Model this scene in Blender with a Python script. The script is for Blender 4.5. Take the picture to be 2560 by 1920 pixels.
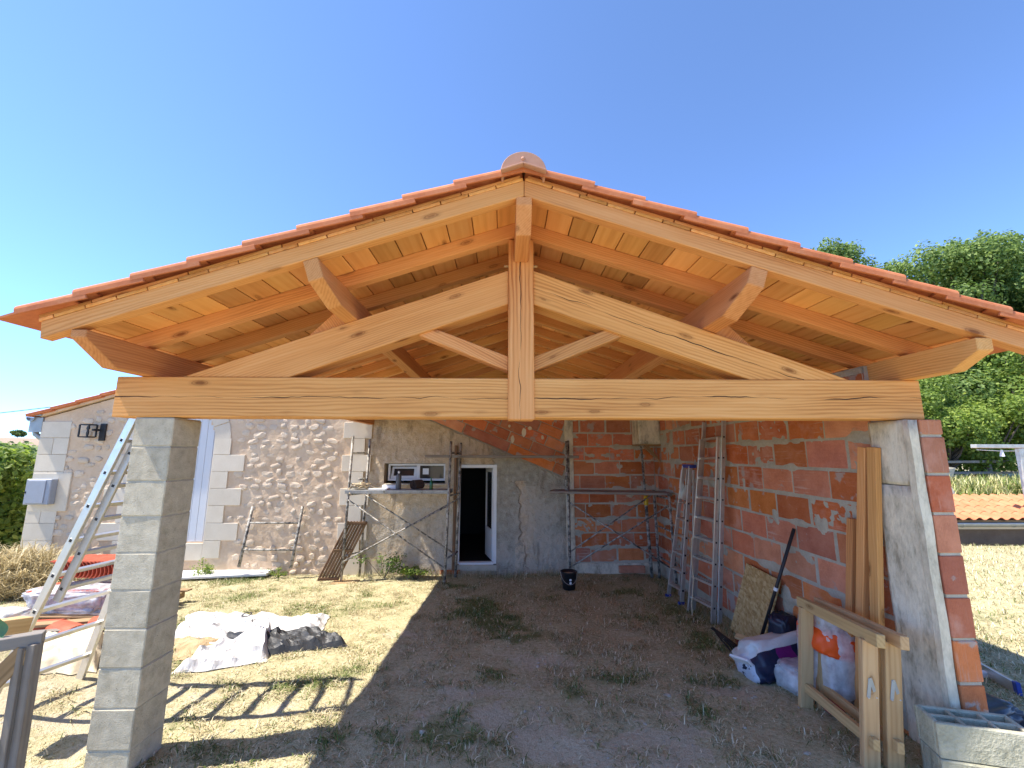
import bpy, bmesh, math, random
import numpy as np
from mathutils import Vector, Matrix, noise as mnoise
from math import sin, cos, pi, radians, atan, atan2, sqrt, hypot

for o in list(bpy.data.objects): bpy.data.objects.remove(o)
SC = bpy.context.scene
COL = SC.collection
random.seed(7); RNG = np.random.default_rng(7)

# ------------------------------------------------------------------ camera
def cam_basis(pitch, yaw, roll):
    f = Vector((sin(yaw)*cos(pitch), cos(yaw)*cos(pitch), sin(pitch)))
    r0 = Vector((cos(yaw), -sin(yaw), 0)); u0 = r0.cross(f)
    r = r0*cos(roll) + u0*sin(roll); u = r.cross(f)
    return r, u, f
r, u, f = cam_basis(.1634, .019, .0016)
cd = bpy.data.cameras.new('camera'); cam = bpy.data.objects.new('camera', cd); COL.objects.link(cam)
cam.matrix_world = Matrix(((r.x, u.x, -f.x, -.1307), (r.y, u.y, -f.y, -3.1784), (r.z, u.z, -f.z, 2.2959), (0, 0, 0, 1)))
cd.sensor_fit = 'HORIZONTAL'; cd.sensor_width = 36; cd.lens = 1051.33*36/2560
cd.clip_start = .05; cd.clip_end = 5000
SC.camera = cam
# ------------------------------------------------------------------ sky and sun
SUN = Vector((-.63, -.09, 1.0)).normalized()
EL = math.asin(SUN.z); AZ = atan2(SUN.x, SUN.y)
W = bpy.data.worlds.new('World'); SC.world = W; W.use_nodes = True
wn = W.node_tree.nodes; wl = W.node_tree.links
bg = wn['Background']; sky = wn.new('ShaderNodeTexSky'); sky.sky_type = 'NISHITA'; sky.sun_disc = False
sky.sun_elevation = EL; sky.sun_rotation = AZ; sky.altitude = 12000; sky.air_density = 2.3; sky.dust_density = 0; sky.ozone_density = 5.5
wl.new(sky.outputs[0], bg.inputs[0]); bg.inputs[1].default_value = .098
sl = bpy.data.lights.new('sun', 'SUN'); sl.energy = 2.05; sl.angle = radians(.53); sl.color = (1, .92, .81)
sun = bpy.data.objects.new('sun', sl); COL.objects.link(sun)
sun.rotation_euler = SUN.to_track_quat('Z', 'Y').to_euler(); sun.location = SUN*30
SC.view_settings.view_transform = 'Standard'; SC.view_settings.look = 'None'
SC.view_settings.exposure = 2.36; SC.view_settings.gamma = 1; SC.view_settings.use_curve_mapping = False
SC.render.engine = 'CYCLES'
SC.cycles.max_bounces = 10; SC.cycles.diffuse_bounces = 7; SC.cycles.transparent_max_bounces = 16

# ------------------------------------------------------------------ object helpers
I4 = Matrix.Identity(4)
WM = {}
def T(x, y=None, z=None): return Matrix.Translation(x if y is None else (x, y, z))
def RX(a): return Matrix.Rotation(a, 4, 'X')
def RY(a): return Matrix.Rotation(a, 4, 'Y')
def RZ(a): return Matrix.Rotation(a, 4, 'Z')
def frame(o, x, z):
    "matrix with origin o, local x along x, local z as near z as possible"
    x = Vector(x).normalized(); z = Vector(z); y = z.cross(x).normalized(); z = x.cross(y)
    return Matrix(((x.x, y.x, z.x, o[0]), (x.y, y.y, z.y, o[1]), (x.z, y.z, z.z, o[2]), (0, 0, 0, 1)))
def place(o, M=I4, parent=None):
    COL.objects.link(o); o.matrix_basis = M; WM[o.name] = M.copy()
    if parent is not None:
        o.parent = parent; o.matrix_parent_inverse = WM[parent.name].inverted()
    return o
def tag(o, label=None, cat=None, group=None, kind=None):
    if label: o['label'] = label
    if cat: o['category'] = cat
    if group: o['group'] = group
    if kind: o['kind'] = kind
    return o
def thing(name, loc, label, cat, group=None):
    o = bpy.data.objects.new(name, None); o.empty_display_size = .2
    place(o, T(*loc)); return tag(o, label, cat, group)
def mk(name, me, mat, parent=None, M=I4):
    o = bpy.data.objects.new(name, me)
    if mat is not None and len(me.materials) == 0: me.materials.append(mat)
    return place(o, M, parent)
class MB:
    def __init__(s): s.V = []; s.F = []; s.mi = []; s.m = 0
    def add(s, V, F):
        b = len(s.V); s.V += [tuple(v) for v in V]; s.F += [tuple(b+i for i in q) for q in F]; s.mi += [s.m]*len(F); return s
    def box(s, x0, x1, y0, y1, z0, z1, M=None):
        V = [(x, y, z) for z in (z0, z1) for y in (y0, y1) for x in (x0, x1)]
        if M is not None: V = [M @ Vector(v) for v in V]
        return s.add(V, [(0, 2, 3, 1), (4, 5, 7, 6), (0, 1, 5, 4), (2, 6, 7, 3), (0, 4, 6, 2), (1, 3, 7, 5)])
    def prism(s, poly, y0, y1, M=None):
        "polygon in local (x, z) extruded along local y"
        n = len(poly)
        a = sum(poly[i][0]*poly[(i+1) % n][1]-poly[(i+1) % n][0]*poly[i][1] for i in range(n))
        if a < 0: poly = poly[::-1]
        V = [(p[0], y0, p[1]) for p in poly]+[(p[0], y1, p[1]) for p in poly]
        if M is not None: V = [M @ Vector(v) for v in V]
        return s.add(V, [tuple(range(n)), tuple(range(2*n-1, n-1, -1))]+[(i, i+n, (i+1) % n+n, (i+1) % n) for i in range(n)])
    def tube(s, pts, r, n=8, caps=True, flat=1.0):
        pts = [Vector(p) for p in pts]; rs = r if isinstance(r, (list, tuple)) else [r]*len(pts)
        V = []; F = []; prev = None
        for i, p in enumerate(pts):
            t = (pts[min(i+1, len(pts)-1)]-pts[max(i-1, 0)]).normalized()
            if prev is None:
                a = Vector((0, 0, 1)) if abs(t.z) < .9 else Vector((1, 0, 0)); e1 = t.cross(a).normalized()
            else: e1 = (prev-t*prev.dot(t)).normalized()
            prev = e1; e2 = t.cross(e1)
            for k in range(n):
                a = 2*pi*k/n; V.append(p+e1*rs[i]*cos(a)+e2*rs[i]*flat*sin(a))
        for i in range(len(pts)-1):
            for k in range(n): F.append((i*n+k, i*n+(k+1) % n, (i+1)*n+(k+1) % n, (i+1)*n+k))
        if caps: F.append(tuple(range(n-1, -1, -1))); F.append(tuple((len(pts)-1)*n+k for k in range(n)))
        return s.add(V, F)
    def lathe(s, prof, n=16, M=None, cap=True):
        V = []; F = []
        for (rr, z) in prof:
            for k in range(n): V.append((rr*cos(2*pi*k/n), rr*sin(2*pi*k/n), z))
        for i in range(len(prof)-1):
            for k in range(n): F.append((i*n+k, i*n+(k+1) % n, (i+1)*n+(k+1) % n, (i+1)*n+k))
        if cap: F.append(tuple(range(n-1, -1, -1))); F.append(tuple((len(prof)-1)*n+k for k in range(n)))
        if M is not None: V = [M @ Vector(v) for v in V]
        return s.add(V, F)
    def mesh(s, name, smooth=False, bevel=0, seg=1, fix=False):
        me = bpy.data.meshes.new(name); me.from_pydata([tuple(v) for v in s.V], [], s.F)
        if max(s.mi, default=0) > 0: me.polygons.foreach_set('material_index', s.mi)
        if bevel or fix:
            bm = bmesh.new(); bm.from_mesh(me)
            if fix: bmesh.ops.recalc_face_normals(bm, faces=bm.faces)
            if bevel:
                ed = [e for e in bm.edges if len(e.link_faces) == 2 and e.calc_face_angle(0) > .35]
                bmesh.ops.bevel(bm, geom=ed, offset=bevel, segments=seg, profile=.5, affect='EDGES', clamp_overlap=True)
            bm.to_mesh(me); bm.free()
        if smooth: me.polygons.foreach_set('use_smooth', [True]*len(me.polygons))
        me.update(); return me
    def obj(s, name, mat, parent=None, M=I4, **k):
        me = s.mesh(name, **k)
        for m in (mat if isinstance(mat, (list, tuple)) else [mat]): me.materials.append(m)
        return mk(name, me, None, parent, M)
_bc = {}
def bbox_mesh(L, Wd, H, b=.004, name='box'):
    k = (round(L, 4), round(Wd, 4), round(H, 4), b)
    if k not in _bc: _bc[k] = MB().box(-L/2, L/2, -Wd/2, Wd/2, -H/2, H/2).mesh(name, bevel=b)
    return _bc[k]
def beam(name, p0, p1, w, h, mat, parent, up=(0, 0, 1), b=.004):
    "timber from p0 to p1, local x along it; meshes with the same size and material are shared"
    p0 = Vector(p0); p1 = Vector(p1); L = (p1-p0).length
    key = (round(L, 4), round(w, 4), round(h, 4), b, mat.name)
    if key not in _bc:
        me = MB().box(-L/2, L/2, -w/2, w/2, -h/2, h/2).mesh(name, bevel=b); me.materials.append(mat); _bc[key] = me
    return mk(name, _bc[key], None, parent, frame((p0+p1)/2, p1-p0, up))
def prism_in(name, poly, M, y0, y1, mat, parent, b=.004):
    "world polygon given in the (x, z) of frame M, extruded along its y"
    return MB().prism(poly, y0, y1).obj(name, mat, parent, M, bevel=b, fix=True)
def xz_piece(name, poly, y0, y1, ang, mat, parent, b=.004):
    "world XZ polygon extruded in Y; ang turns local x along the grain"
    c = Vector((sum(p[0] for p in poly)/len(poly), 0, sum(p[1] for p in poly)/len(poly)))
    M = T(c.x, (y0+y1)/2, c.z) @ RY(-ang)
    Mi = M.inverted(); q = [Mi @ Vector((p[0], (y0+y1)/2, p[1])) for p in poly]
    return prism_in(name, [(v.x, v.z) for v in q], M, -(y1-y0)/2, (y1-y0)/2, mat, parent, b)

# ------------------------------------------------------------------ numpy noise
def _h(ix, iy, s):
    n = (ix.astype(np.int64)*374761393+iy.astype(np.int64)*668265263+s*982451653) & 0xffffffff
    n = ((n ^ (n >> 13))*1274126177) & 0xffffffff
    return ((n ^ (n >> 16)) & 0xffff)/65535.0
def vnoise(x, y, s=0):
    x = np.asarray(x, float); y = np.asarray(y, float)
    ix = np.floor(x); iy = np.floor(y); fx = x-ix; fy = y-iy
    fx = fx*fx*(3-2*fx); fy = fy*fy*(3-2*fy)
    a = _h(ix, iy, s); b = _h(ix+1, iy, s); c = _h(ix, iy+1, s); d = _h(ix+1, iy+1, s)
    return (a*(1-fx)+b*fx)*(1-fy)+(c*(1-fx)+d*fx)*fy
def fbm(x, y, s=0, o=4):
    v = 0; a = .5; t = 0
    for k in range(o): v = v+a*vnoise(x*2**k, y*2**k, s+k*17); t += a; a *= .5
    return v/t
def sstep(a, b, x): t = np.clip((np.asarray(x, float)-a)/(b-a), 0, 1); return t*t*(3-2*t)

# ------------------------------------------------------------------ materials
class NT:
    def __init__(s, name):
        s.mat = bpy.data.materials.new(name); s.mat.use_nodes = True; s.t = s.mat.node_tree
        s.b = s.t.nodes['Principled BSDF']; s.out = s.t.nodes['Material Output']
        s.b.inputs['Specular IOR Level'].default_value = .3
    def n(s, typ, **k):
        nd = s.t.nodes.new('ShaderNode'+typ)
        for a, v in k.items():
            if a.startswith('i_'):
                key = a[2:]; key = int(key) if key.isdigit() else key.replace('_', ' ')
                s.set(nd.inputs[key], v)
            else: setattr(nd, a, v)
        return nd
    def set(s, sock, v):
        if isinstance(v, bpy.types.NodeSocket): s.t.links.new(v, sock)
        elif hasattr(v, 'outputs'): s.t.links.new(v.outputs[0], sock)
        else:
            if sock.type == 'RGBA' and isinstance(v, (tuple, list)) and len(v) == 3: v = (*v, 1)
            sock.default_value = v
    def P(s, key, v): s.set(s.b.inputs[key], v)
    def coord(s, rand=6.0, which='Object'):
        tc = s.n('TexCoord'); c = tc.outputs[which]
        if rand:
            oi = s.n('ObjectInfo'); m = s.n('VectorMath', operation='SCALE', i_0=(1.0, .73, .41)); s.set(m.inputs[3], oi.outputs['Random'])
            m2 = s.n('VectorMath', operation='SCALE', i_0=m.outputs[0]); m2.inputs[3].default_value = rand
            a = s.n('VectorMath', operation='ADD', i_0=c, i_1=m2.outputs[0]); return a.outputs[0]
        return c
    def rnd(s): return s.n('ObjectInfo').outputs['Random']
    def map(s, v, sc=(1, 1, 1), loc=(0, 0, 0)):
        m = s.n('Mapping'); s.set(m.inputs[0], v); m.inputs['Scale'].default_value = sc; m.inputs['Location'].default_value = loc; return m.outputs[0]
    def noise(s, v, scale, detail=4, rough=.55, dist=0, dim='3D'):
        nd = s.n('TexNoise'); nd.noise_dimensions = dim; s.set(nd.inputs['Vector'], v)
        nd.inputs['Scale'].default_value = scale; nd.inputs['Detail'].default_value = detail
        nd.inputs['Roughness'].default_value = rough; nd.inputs['Distortion'].default_value = dist
        return nd.outputs['Fac']
    def voro(s, v, scale, feature='F1', out='Distance'):
        nd = s.n('TexVoronoi', feature=feature); s.set(nd.inputs['Vector'], v); nd.inputs['Scale'].default_value = scale; return nd.outputs[out]
    def ramp(s, f, stops, interp='LINEAR'):
        nd = s.n('ValToRGB'); s.set(nd.inputs[0], f); cr = nd.color_ramp; cr.interpolation = interp
        while len(cr.elements) < len(stops): cr.elements.new(.5)
        for e, (p, c) in zip(cr.elements, stops):
            e.position = p; e.color = (c, c, c, 1) if isinstance(c, (int, float)) else (*c, 1)
        return nd.outputs[0]
    def mix(s, fac, a, b, blend='MIX'):
        nd = s.n('Mix', data_type='RGBA', blend_type=blend); nd.clamp_factor = True
        s.set(nd.inputs[0], fac); s.set(nd.inputs[6], a); s.set(nd.inputs[7], b); return nd.outputs[2]
    def math(s, op, a, b=0, c=0):
        nd = s.n('Math', operation=op); s.set(nd.inputs[0], a); s.set(nd.inputs[1], b); s.set(nd.inputs[2], c); return nd.outputs[0]
    def sep(s, v):
        nd = s.n('SeparateXYZ'); s.set(nd.inputs[0], v); return nd.outputs
    def comb(s, x, y, z):
        nd = s.n('CombineXYZ'); s.set(nd.inputs[0], x); s.set(nd.inputs[1], y); s.set(nd.inputs[2], z); return nd.outputs[0]
    def bump(s, h, strength=.5, dist=.01, prev=None):
        nd = s.n('Bump'); s.set(nd.inputs['Height'], h); nd.inputs['Strength'].default_value = strength; nd.inputs['Distance'].default_value = dist
        if prev is not None: s.set(nd.inputs['Normal'], prev)
        s.set(s.b.inputs['Normal'], nd.outputs[0]); return nd.outputs[0]
    def hsv(s, c, val=1, sat=1, hue=.5):
        nd = s.n('HueSaturation'); s.set(nd.inputs['Color'], c); s.set(nd.inputs['Value'], val); s.set(nd.inputs['Saturation'], sat); s.set(nd.inputs['Hue'], hue); return nd.outputs[0]

def wood_mat(name, light, mid, dark, ring=.009, knots=True, crack=False, rough=.75, var=.14, streak=1.0, weather=None, cz=0.0):
    m = NT(name); raw = m.coord(0); c = m.coord(9.0); x, y, z = m.sep(c)[:3]
    # growth rings around a far, wandering pith: long bands along x
    wob = m.noise(m.map(c, (.9, .9, .9)), 1.0, 3, .5)
    cc = m.comb(m.math('MULTIPLY', x, .10), y, z)
    w2 = m.noise(m.map(c, (.55, 4, 4)), 1.0, 3, .5)
    w3 = m.noise(m.map(c, (2.6, 14, 14)), 1.0, 2, .5)
    rad = m.math('ADD', m.math('ADD', m.math('MULTIPLY', z, 1.0), m.math('MULTIPLY', y, .8)), m.math('ADD', m.math('MULTIPLY', w2, .13), m.math('MULTIPLY', w3, .02)))
    rings = m.math('POWER', m.math('MULTIPLY', m.math('ADD', m.math('SINE', m.math('MULTIPLY', rad, 2*pi/(ring*2.0))), 1), .5), 1.6)
    rings = m.math('MULTIPLY', rings, m.ramp(m.noise(m.map(c, (.8, 3, 3), (5, 1, 2)), 1.0, 2), [(.3, .25), (.65, 1.15)]))
    fine = m.noise(m.map(c, (1.8, 38, 38)), 1.0, 4, .55)
    broad = m.noise(m.map(c, (.7, 5, 5)), 1.0, 3, .5)
    fac = m.math('ADD', m.math('MULTIPLY', rings, .22*streak), m.math('ADD', m.math('MULTIPLY', fine, .5), m.math('MULTIPLY', broad, .6)))
    col = m.ramp(fac, [(.28, light), (.62, mid), (.98, dark)])
    if knots:
        kv = m.map(c, (2.1, 6.5, 6.5)); d = m.voro(kv, 1.0)
        d = m.math('ADD', d, m.math('MULTIPLY', m.noise(c, 30, 2), .05))
        k = m.ramp(d, [(.085, 1.0), (.13, .4), (.145, .75), (.165, .25), (.23, 0)])
        col = m.mix(m.math('MULTIPLY', k, .85), col, (dark[0]*.42, dark[1]*.33, dark[2]*.3))
    if weather: col = m.mix(m.ramp(m.noise(c, 3, 4), [(.4, .15), (.7, .85)]), col, weather)
    rv = m.rnd()
    col = m.hsv(col, m.math('ADD', m.math('MULTIPLY', rv, 2*var), 1-var), 1.0, m.math('ADD', .492, m.math('MULTIPLY', m.math('FRACT', m.math('MULTIPLY', rv, 7.3)), .014)))
    hgt = m.math('ADD', m.math('MULTIPLY', fine, .6), m.math('MULTIPLY', rings, .5))
    if crack:
        rx, ry, rz = m.sep(raw)[:3]
        n1 = m.math('MULTIPLY', m.math('SUBTRACT', m.noise(m.comb(m.math('MULTIPLY', rx, .9), 3.3, .7), 1.0, 4, .6), .5), .16)
        dd = m.math('ABSOLUTE', m.math('SUBTRACT', m.math('SUBTRACT', rz, cz), n1))
        wd = m.math('MULTIPLY', m.ramp(m.noise(m.comb(m.math('MULTIPLY', rx, 1.7), 9.1, 2), 1.0, 2), [(.42, 0.0), (.58, 1.0)]), .0042)
        ck = m.math('LESS_THAN', dd, wd)
        col = m.mix(ck, col, (.05, .022, .01)); hgt = m.math('SUBTRACT', hgt, m.math('MULTIPLY', ck, 2))  # shade inside the crack is put into the colour, plus a bump
    m.P('Base Color', col); m.P('Roughness', rough); m.bump(hgt, .28, .004)
    return m.mat
def rough_mat(name, stops, scale=4, fine=40, rough=.9, bump=.5, bdist=.01, var=.08, rand=6.0, stretch=(1, 1, 1), spots=None, metal=0, spec=.25):
    m = NT(name); c = m.map(m.coord(rand), stretch)
    a = m.noise(c, scale, 5, .6); b = m.noise(c, fine, 3, .6)
    fac = m.math('ADD', m.math('MULTIPLY', a, .7), m.math('MULTIPLY', b, .3))
    col = m.ramp(fac, stops)
    if spots:
        sc, th, sc_col, amt = spots
        k = m.ramp(m.noise(c, sc, 4, .65), [(th, 0), (th+.07, 1)]); col = m.mix(m.math('MULTIPLY', k, amt), col, sc_col)
    if var: col = m.hsv(col, m.math('ADD', m.math('MULTIPLY', m.rnd(), 2*var), 1-var))
    m.P('Base Color', col); m.P('Roughness', rough); m.P('Metallic', metal); m.P('Specular IOR Level', spec)
    if bump: m.bump(m.math('ADD', a, m.math('MULTIPLY', b, .6)), bump, bdist)
    return m.mat
def plain(name, col, rough=.6, metal=0, spec=.4, var=.04, dirt=.15):
    m = NT(name); c = m.coord(5.0); n = m.noise(c, 9, 5, .6)
    k = m.mix(m.ramp(n, [(.35, 0), (.75, dirt)]), col, (col[0]*.5, col[1]*.47, col[2]*.42))
    m.P('Base Color', k); m.P('Roughness', m.math('ADD', rough-.08, m.math('MULTIPLY', n, .16))); m.P('Metallic', metal); m.P('Specular IOR Level', spec)
    m.bump(m.noise(c, 60, 2), .06, .003); return m.mat

MW = {}
FIR = ((.72, .385, .155), (.62, .29, .095), (.41, .155, .042))
MW['fir'] = wood_mat('fir_timber', *FIR)
MW['fir_crack'] = wood_mat('fir_timber_cracked', *FIR, ring=.014, crack=True, streak=1.25, cz=.0)
MW['fir_plank'] = wood_mat('fir_boarding', (.80, .45, .18), (.72, .355, .115), (.50, .21, .055), ring=.03, var=.27, streak=.55)
MW['pine'] = wood_mat('pale_pine', (.60, .43, .22), (.52, .345, .16), (.36, .21, .085), ring=.016, var=.06)
MW['oldwood'] = wood_mat('weathered_wood', (.30, .26, .21), (.22, .185, .145), (.12, .10, .08), ring=.014, var=.08, weather=(.26, .245, .225))
MW['brownwood'] = wood_mat('brown_slats', (.26, .16, .085), (.17, .10, .05), (.08, .045, .022), ring=.02, var=.15)
MW['sawn'] = wood_mat('sawn_board', (.46, .33, .18), (.36, .24, .12), (.2, .13, .06), ring=.018, var=.1)

def brick_mat(name, groove_axis=2, base=((.62, .235, .11), (.54, .175, .072), (.42, .12, .045))):
    m = NT(name); raw = m.coord(0); c = m.coord(20.0)
    a = m.noise(c, 5, 4, .6); b = m.noise(c, 60, 3, .6)
    col = m.ramp(m.math('ADD', m.math('MULTIPLY', a, .7), m.math('MULTIPLY', b, .3)), [(.3, base[2]), (.5, base[1]), (.72, base[0])])
    rv = m.rnd()
    col = m.hsv(col, m.math('ADD', .78, m.math('MULTIPLY', rv, .5)), m.math('ADD', .86, m.math('MULTIPLY', m.math('FRACT', m.math('MULTIPLY', rv, 13.7)), .2)), m.math('ADD', .492, m.math('MULTIPLY', m.math('FRACT', m.math('MULTIPLY', rv, 5.1)), .016)))
    g = m.sep(raw)[groove_axis]
    gr = m.math('SINE', m.math('MULTIPLY', g, 2*pi/.0125))
    # whitish scuffs that run along the grooves, and mortar smears
    st = (2.2, 2.2, 2.2); st = tuple(40 if i == groove_axis else 3.0 for i in range(3))
    sc = m.ramp(m.noise(m.map(c, st), 1.0, 4, .65), [(.54, 0), (.68, 1)])
    reg = m.ramp(m.noise(c, 2.4, 3, .6), [(.42, 0), (.62, 1)])
    on = m.ramp(m.math('FRACT', m.math('MULTIPLY', rv, 3.7)), [(.25, .12), (.8, .95)])
    col = m.mix(m.math('MULTIPLY', m.math('MULTIPLY', sc, reg), m.math('MULTIPLY', on, .9)), col, (.60, .43, .34))
    pk = m.ramp(m.noise(c, 3.1, 4, .65), [(.52, 0), (.70, 1)])
    col = m.mix(m.math('MULTIPLY', pk, m.math('MULTIPLY', on, .7)), col, (.62, .34, .25))
    sm = m.ramp(m.noise(m.map(c, (1, 1, 1), (3, 5, 1)), 4.2, 5, .6), [(.60, 0), (.65, 1)])
    col = m.mix(m.math('MULTIPLY', sm, .75), col, (.40, .37, .33))
    m.P('Base Color', col); m.P('Roughness', .88); m.P('Specular IOR Level', .2)
    m.bump(m.math('ADD', m.math('ADD', m.math('MULTIPLY', gr, .35), m.math('MULTIPLY', b, .6)), m.math('MULTIPLY', sm, 1.2)), .45, .004)
    return m.mat
MW['brick'] = brick_mat('hollow_brick', 2)
MW['brick_end'] = brick_mat('hollow_brick_end', 0, ((.56, .20, .105), (.50, .165, .08), (.40, .12, .055)))
MW['mortar'] = rough_mat('grey_mortar', [(.3, (0.350, 0.317, 0.243)), (.6, (0.490, 0.450, 0.356)), (.8, (0.580, 0.535, 0.427))], 6, 50, bump=.8, bdist=.012)
MW['concrete'] = rough_mat('cast_concrete', [(.36, (0.326, 0.287, 0.209)), (.46, (0.551, 0.495, 0.374)), (.58, (0.714, 0.648, 0.500))], 4.5, 30, bump=.8, bdist=.012, stretch=(1.4, 1.4, .6), spots=(14, .66, (0.204, 0.188, 0.152), .5))
MW['block'] = rough_mat('concrete_block', [(.3, (0.367, 0.327, 0.239)), (.5, (0.500, 0.450, 0.339)), (.72, (0.612, 0.559, 0.426))], 14, 120, bump=.9, bdist=.008, spots=(60, .64, (0.163, 0.148, 0.113), .7))
MW['block_pale'] = rough_mat('pale_concrete_block', [(.3, (0.255, 0.247, 0.178)), (.5, (0.388, 0.376, 0.278)), (.72, (0.510, 0.485, 0.374))], 8, 60, bump=1.0, bdist=.014, spots=(30, .66, (0.184, 0.173, 0.122), .6))
MW['quoin'] = rough_mat('dressed_limestone', [(.3, (0.612, 0.535, 0.409)), (.6, (0.694, 0.615, 0.484)), (.8, (0.755, 0.685, 0.553))], 3, 40, bump=.15, bdist=.006, var=.05)
MW['lime'] = rough_mat('lime_mortar', [(.3, (0.520, 0.374, 0.242)), (.5, (0.624, 0.465, 0.312)), (.7, (0.707, 0.556, 0.391))], 2.2, 16, bump=1.0, bdist=.015, var=0)
MW['rubble'] = rough_mat('rubble_stone', [(.3, (.60, .46, .32)), (.5, (.70, .57, .42)), (.72, (.78, .67, .53))], 7, 30, bump=.9, bdist=.012, var=.10, rand=20)
MW['terracotta'] = rough_mat('terracotta_tile', [(.3, (.40, .12, .05)), (.5, (.52, .17, .07)), (.75, (.60, .25, .12))], 5, 45, bump=.25, bdist=.005, var=.1, rough=.8, rand=20)
MW['terracotta_new'] = rough_mat('terracotta_tile_red', [(.3, (.40, .075, .035)), (.5, (.48, .10, .05)), (.75, (.54, .15, .085))], 5, 45, bump=.25, bdist=.005, var=.1, rough=.75, rand=20)
MW['terracotta_old'] = rough_mat('terracotta_tile_pale', [(.3, (.46, .16, .07)), (.5, (.53, .20, .095)), (.75, (.58, .27, .15))], 5, 45, bump=.25, bdist=.005, var=.12, rough=.85, rand=20)
MW['ridge'] = rough_mat('ridge_tile_clay', [(.3, (.42, .22, .15)), (.6, (.50, .275, .19)), (.8, (.56, .33, .24))], 4, 45, bump=.2, bdist=.005, rough=.8)
MW['alu'] = plain('aluminium', (.66, .64, .59), .36, .75, .5, dirt=.35)
MW['alu_dull'] = plain('aluminium_dull', (.56, .545, .505), .45, .6, .5, dirt=.45)
MW['zinc'] = plain('zinc_sheet', (.36, .39, .40), .5, .5, .4, dirt=.3)
MW['white'] = plain('white_paint', (.78, .78, .77), .45, 0, .4, dirt=.12)
MW['pvc'] = plain('white_pvc', (.74, .74, .73), .35, 0, .4, dirt=.1)
MW['black'] = plain('black_plastic', (.018, .018, .02), .45, 0, .4, dirt=.1)
MW['blackmetal'] = plain('black_metal', (.03, .03, .032), .5, .2, .4)
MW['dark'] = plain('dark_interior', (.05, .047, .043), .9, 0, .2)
MW['shutter'] = plain('pale_blue_shutter', (.62, .64, .66), .5, 0, .4, dirt=.05)
MW['greybox'] = plain('grey_plastic_box', (.34, .37, .42), .5, 0, .4, dirt=.2)
MW['blue'] = plain('blue_plastic', (.03, .06, .30), .45, 0, .4)
MW['navy'] = plain('navy_plastic', (.012, .016, .035), .4, 0, .5)
MW['orange'] = plain('orange_plastic', (.85, .10, .012), .45, 0, .4)
MW['yellow'] = plain('yellow_plastic', (.62, .40, .03), .5, 0, .4)
MW['redplastic'] = plain('red_plastic', (.38, .035, .05), .5, 0, .4)
MW['green'] = plain('green_glass', (.012, .10, .03), .15, 0, .5)
MW['greencloth'] = plain('green_cloth', (.12, .22, .10), .8, 0, .2)
MW['rope'] = rough_mat('hemp_rope', [(.3, (.42, .33, .2)), (.7, (.62, .52, .36))], 30, 120, bump=.6, bdist=.004)
def scaff_mat():
    m = NT('scaffold_tube'); c = m.coord(8.0)
    n = m.noise(c, 14, 5, .65); col = m.ramp(n, [(.34, (.06, .055, .05)), (.46, (.17, .16, .14)), (.54, (.38, .355, .31)), (.75, (.50, .47, .41))])
    m.P('Base Color', col); m.P('Roughness', .7); m.P('Metallic', .25); m.bump(n, .5, .004); return m.mat
MW['scaff'] = scaff_mat()
MW['scaff_plank'] = rough_mat('scaffold_plank_steel', [(.3, (.20, .20, .19)), (.5, (.36, .36, .34)), (.7, (.48, .48, .46))], 6, 30, rough=.6, metal=.3, bump=.3, bdist=.004)
def glass_mat():
    m = NT('window_glass'); m.P('Base Color', (.03, .03, .032)); m.P('Roughness', .06); m.P('Specular IOR Level', .6); return m.mat
MW['glass'] = glass_mat()
def clear_plastic():
    m = NT('clear_plastic'); c = m.coord(3.0); n = m.noise(c, 12, 4)
    m.P('Base Color', (.72, .73, .74)); m.P('Roughness', .22); m.P('Alpha', m.ramp(n, [(.3, .30), (.7, .72)])); m.bump(n, .5, .012); return m.mat
MW['clear'] = clear_plastic()
def osb_mat():
    m = NT('osb_board'); c = m.coord(3.0)
    v = m.n('TexVoronoi', feature='F1'); m.set(v.inputs['Vector'], m.map(c, (1.0, 16, 42), (0, 0, 0))); v.inputs['Scale'].default_value = 1
    w = m.n('TexVoronoi', feature='F1'); m.set(w.inputs['Vector'], m.map(c, (1.0, 30, 26), (4, 2, 1))); w.inputs['Scale'].default_value = 1
    col = m.ramp(m.sep(v.outputs['Color'])[0], [(0, (.30, .165, .05)), (.5, (.46, .29, .11)), (1, (.58, .42, .2))])
    col = m.mix(.5, col, m.ramp(m.sep(w.outputs['Color'])[1], [(0, (.26, .14, .045)), (.5, (.48, .31, .12)), (1, (.62, .46, .24))]))
    m.P('Base Color', col); m.P('Roughness', .7); m.bump(m.sep(v.outputs['Color'])[0], .3, .003); return m.mat
MW['osb'] = osb_mat()
# ================================================================== terrain
def gz(X, Y, fine=True):
    X = np.asarray(X, float); Y = np.asarray(Y, float)
    z = .21-.042*np.clip(Y, -8, 5.4)
    z = z+.13*sstep(-2.9, -4.2, X)*(1-sstep(2.0, 4.6, Y))
    z = z+.33*sstep(4.5, 9, X)*(1-sstep(30, 60, X))
    rx = sstep(5.6, 7.2, X)
    z = z-1.9*sstep(6.25, 6.9, Y)*(1-sstep(7.9, 8.5, Y))*rx
    z = z+.85*sstep(8.2, 9.6, Y)*sstep(10.5, 15, X)
    R = np.hypot(X, Y)
    z = z-1.6*sstep(10.5, 26, -X)*(1-sstep(40, 140, R))
    z = z+9.5*sstep(70, 330, R)
    if fine:
        z = z+(fbm(X*1.3, Y*1.3, 3, 4)-.5)*.07*(1+2*sstep(12, 40, R))
        z = z+(fbm(X*9, Y*9, 5, 2)-.5)*.022
    return z
def gz1(x, y): return float(gz(np.array([x]), np.array([y]))[0])
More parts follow.
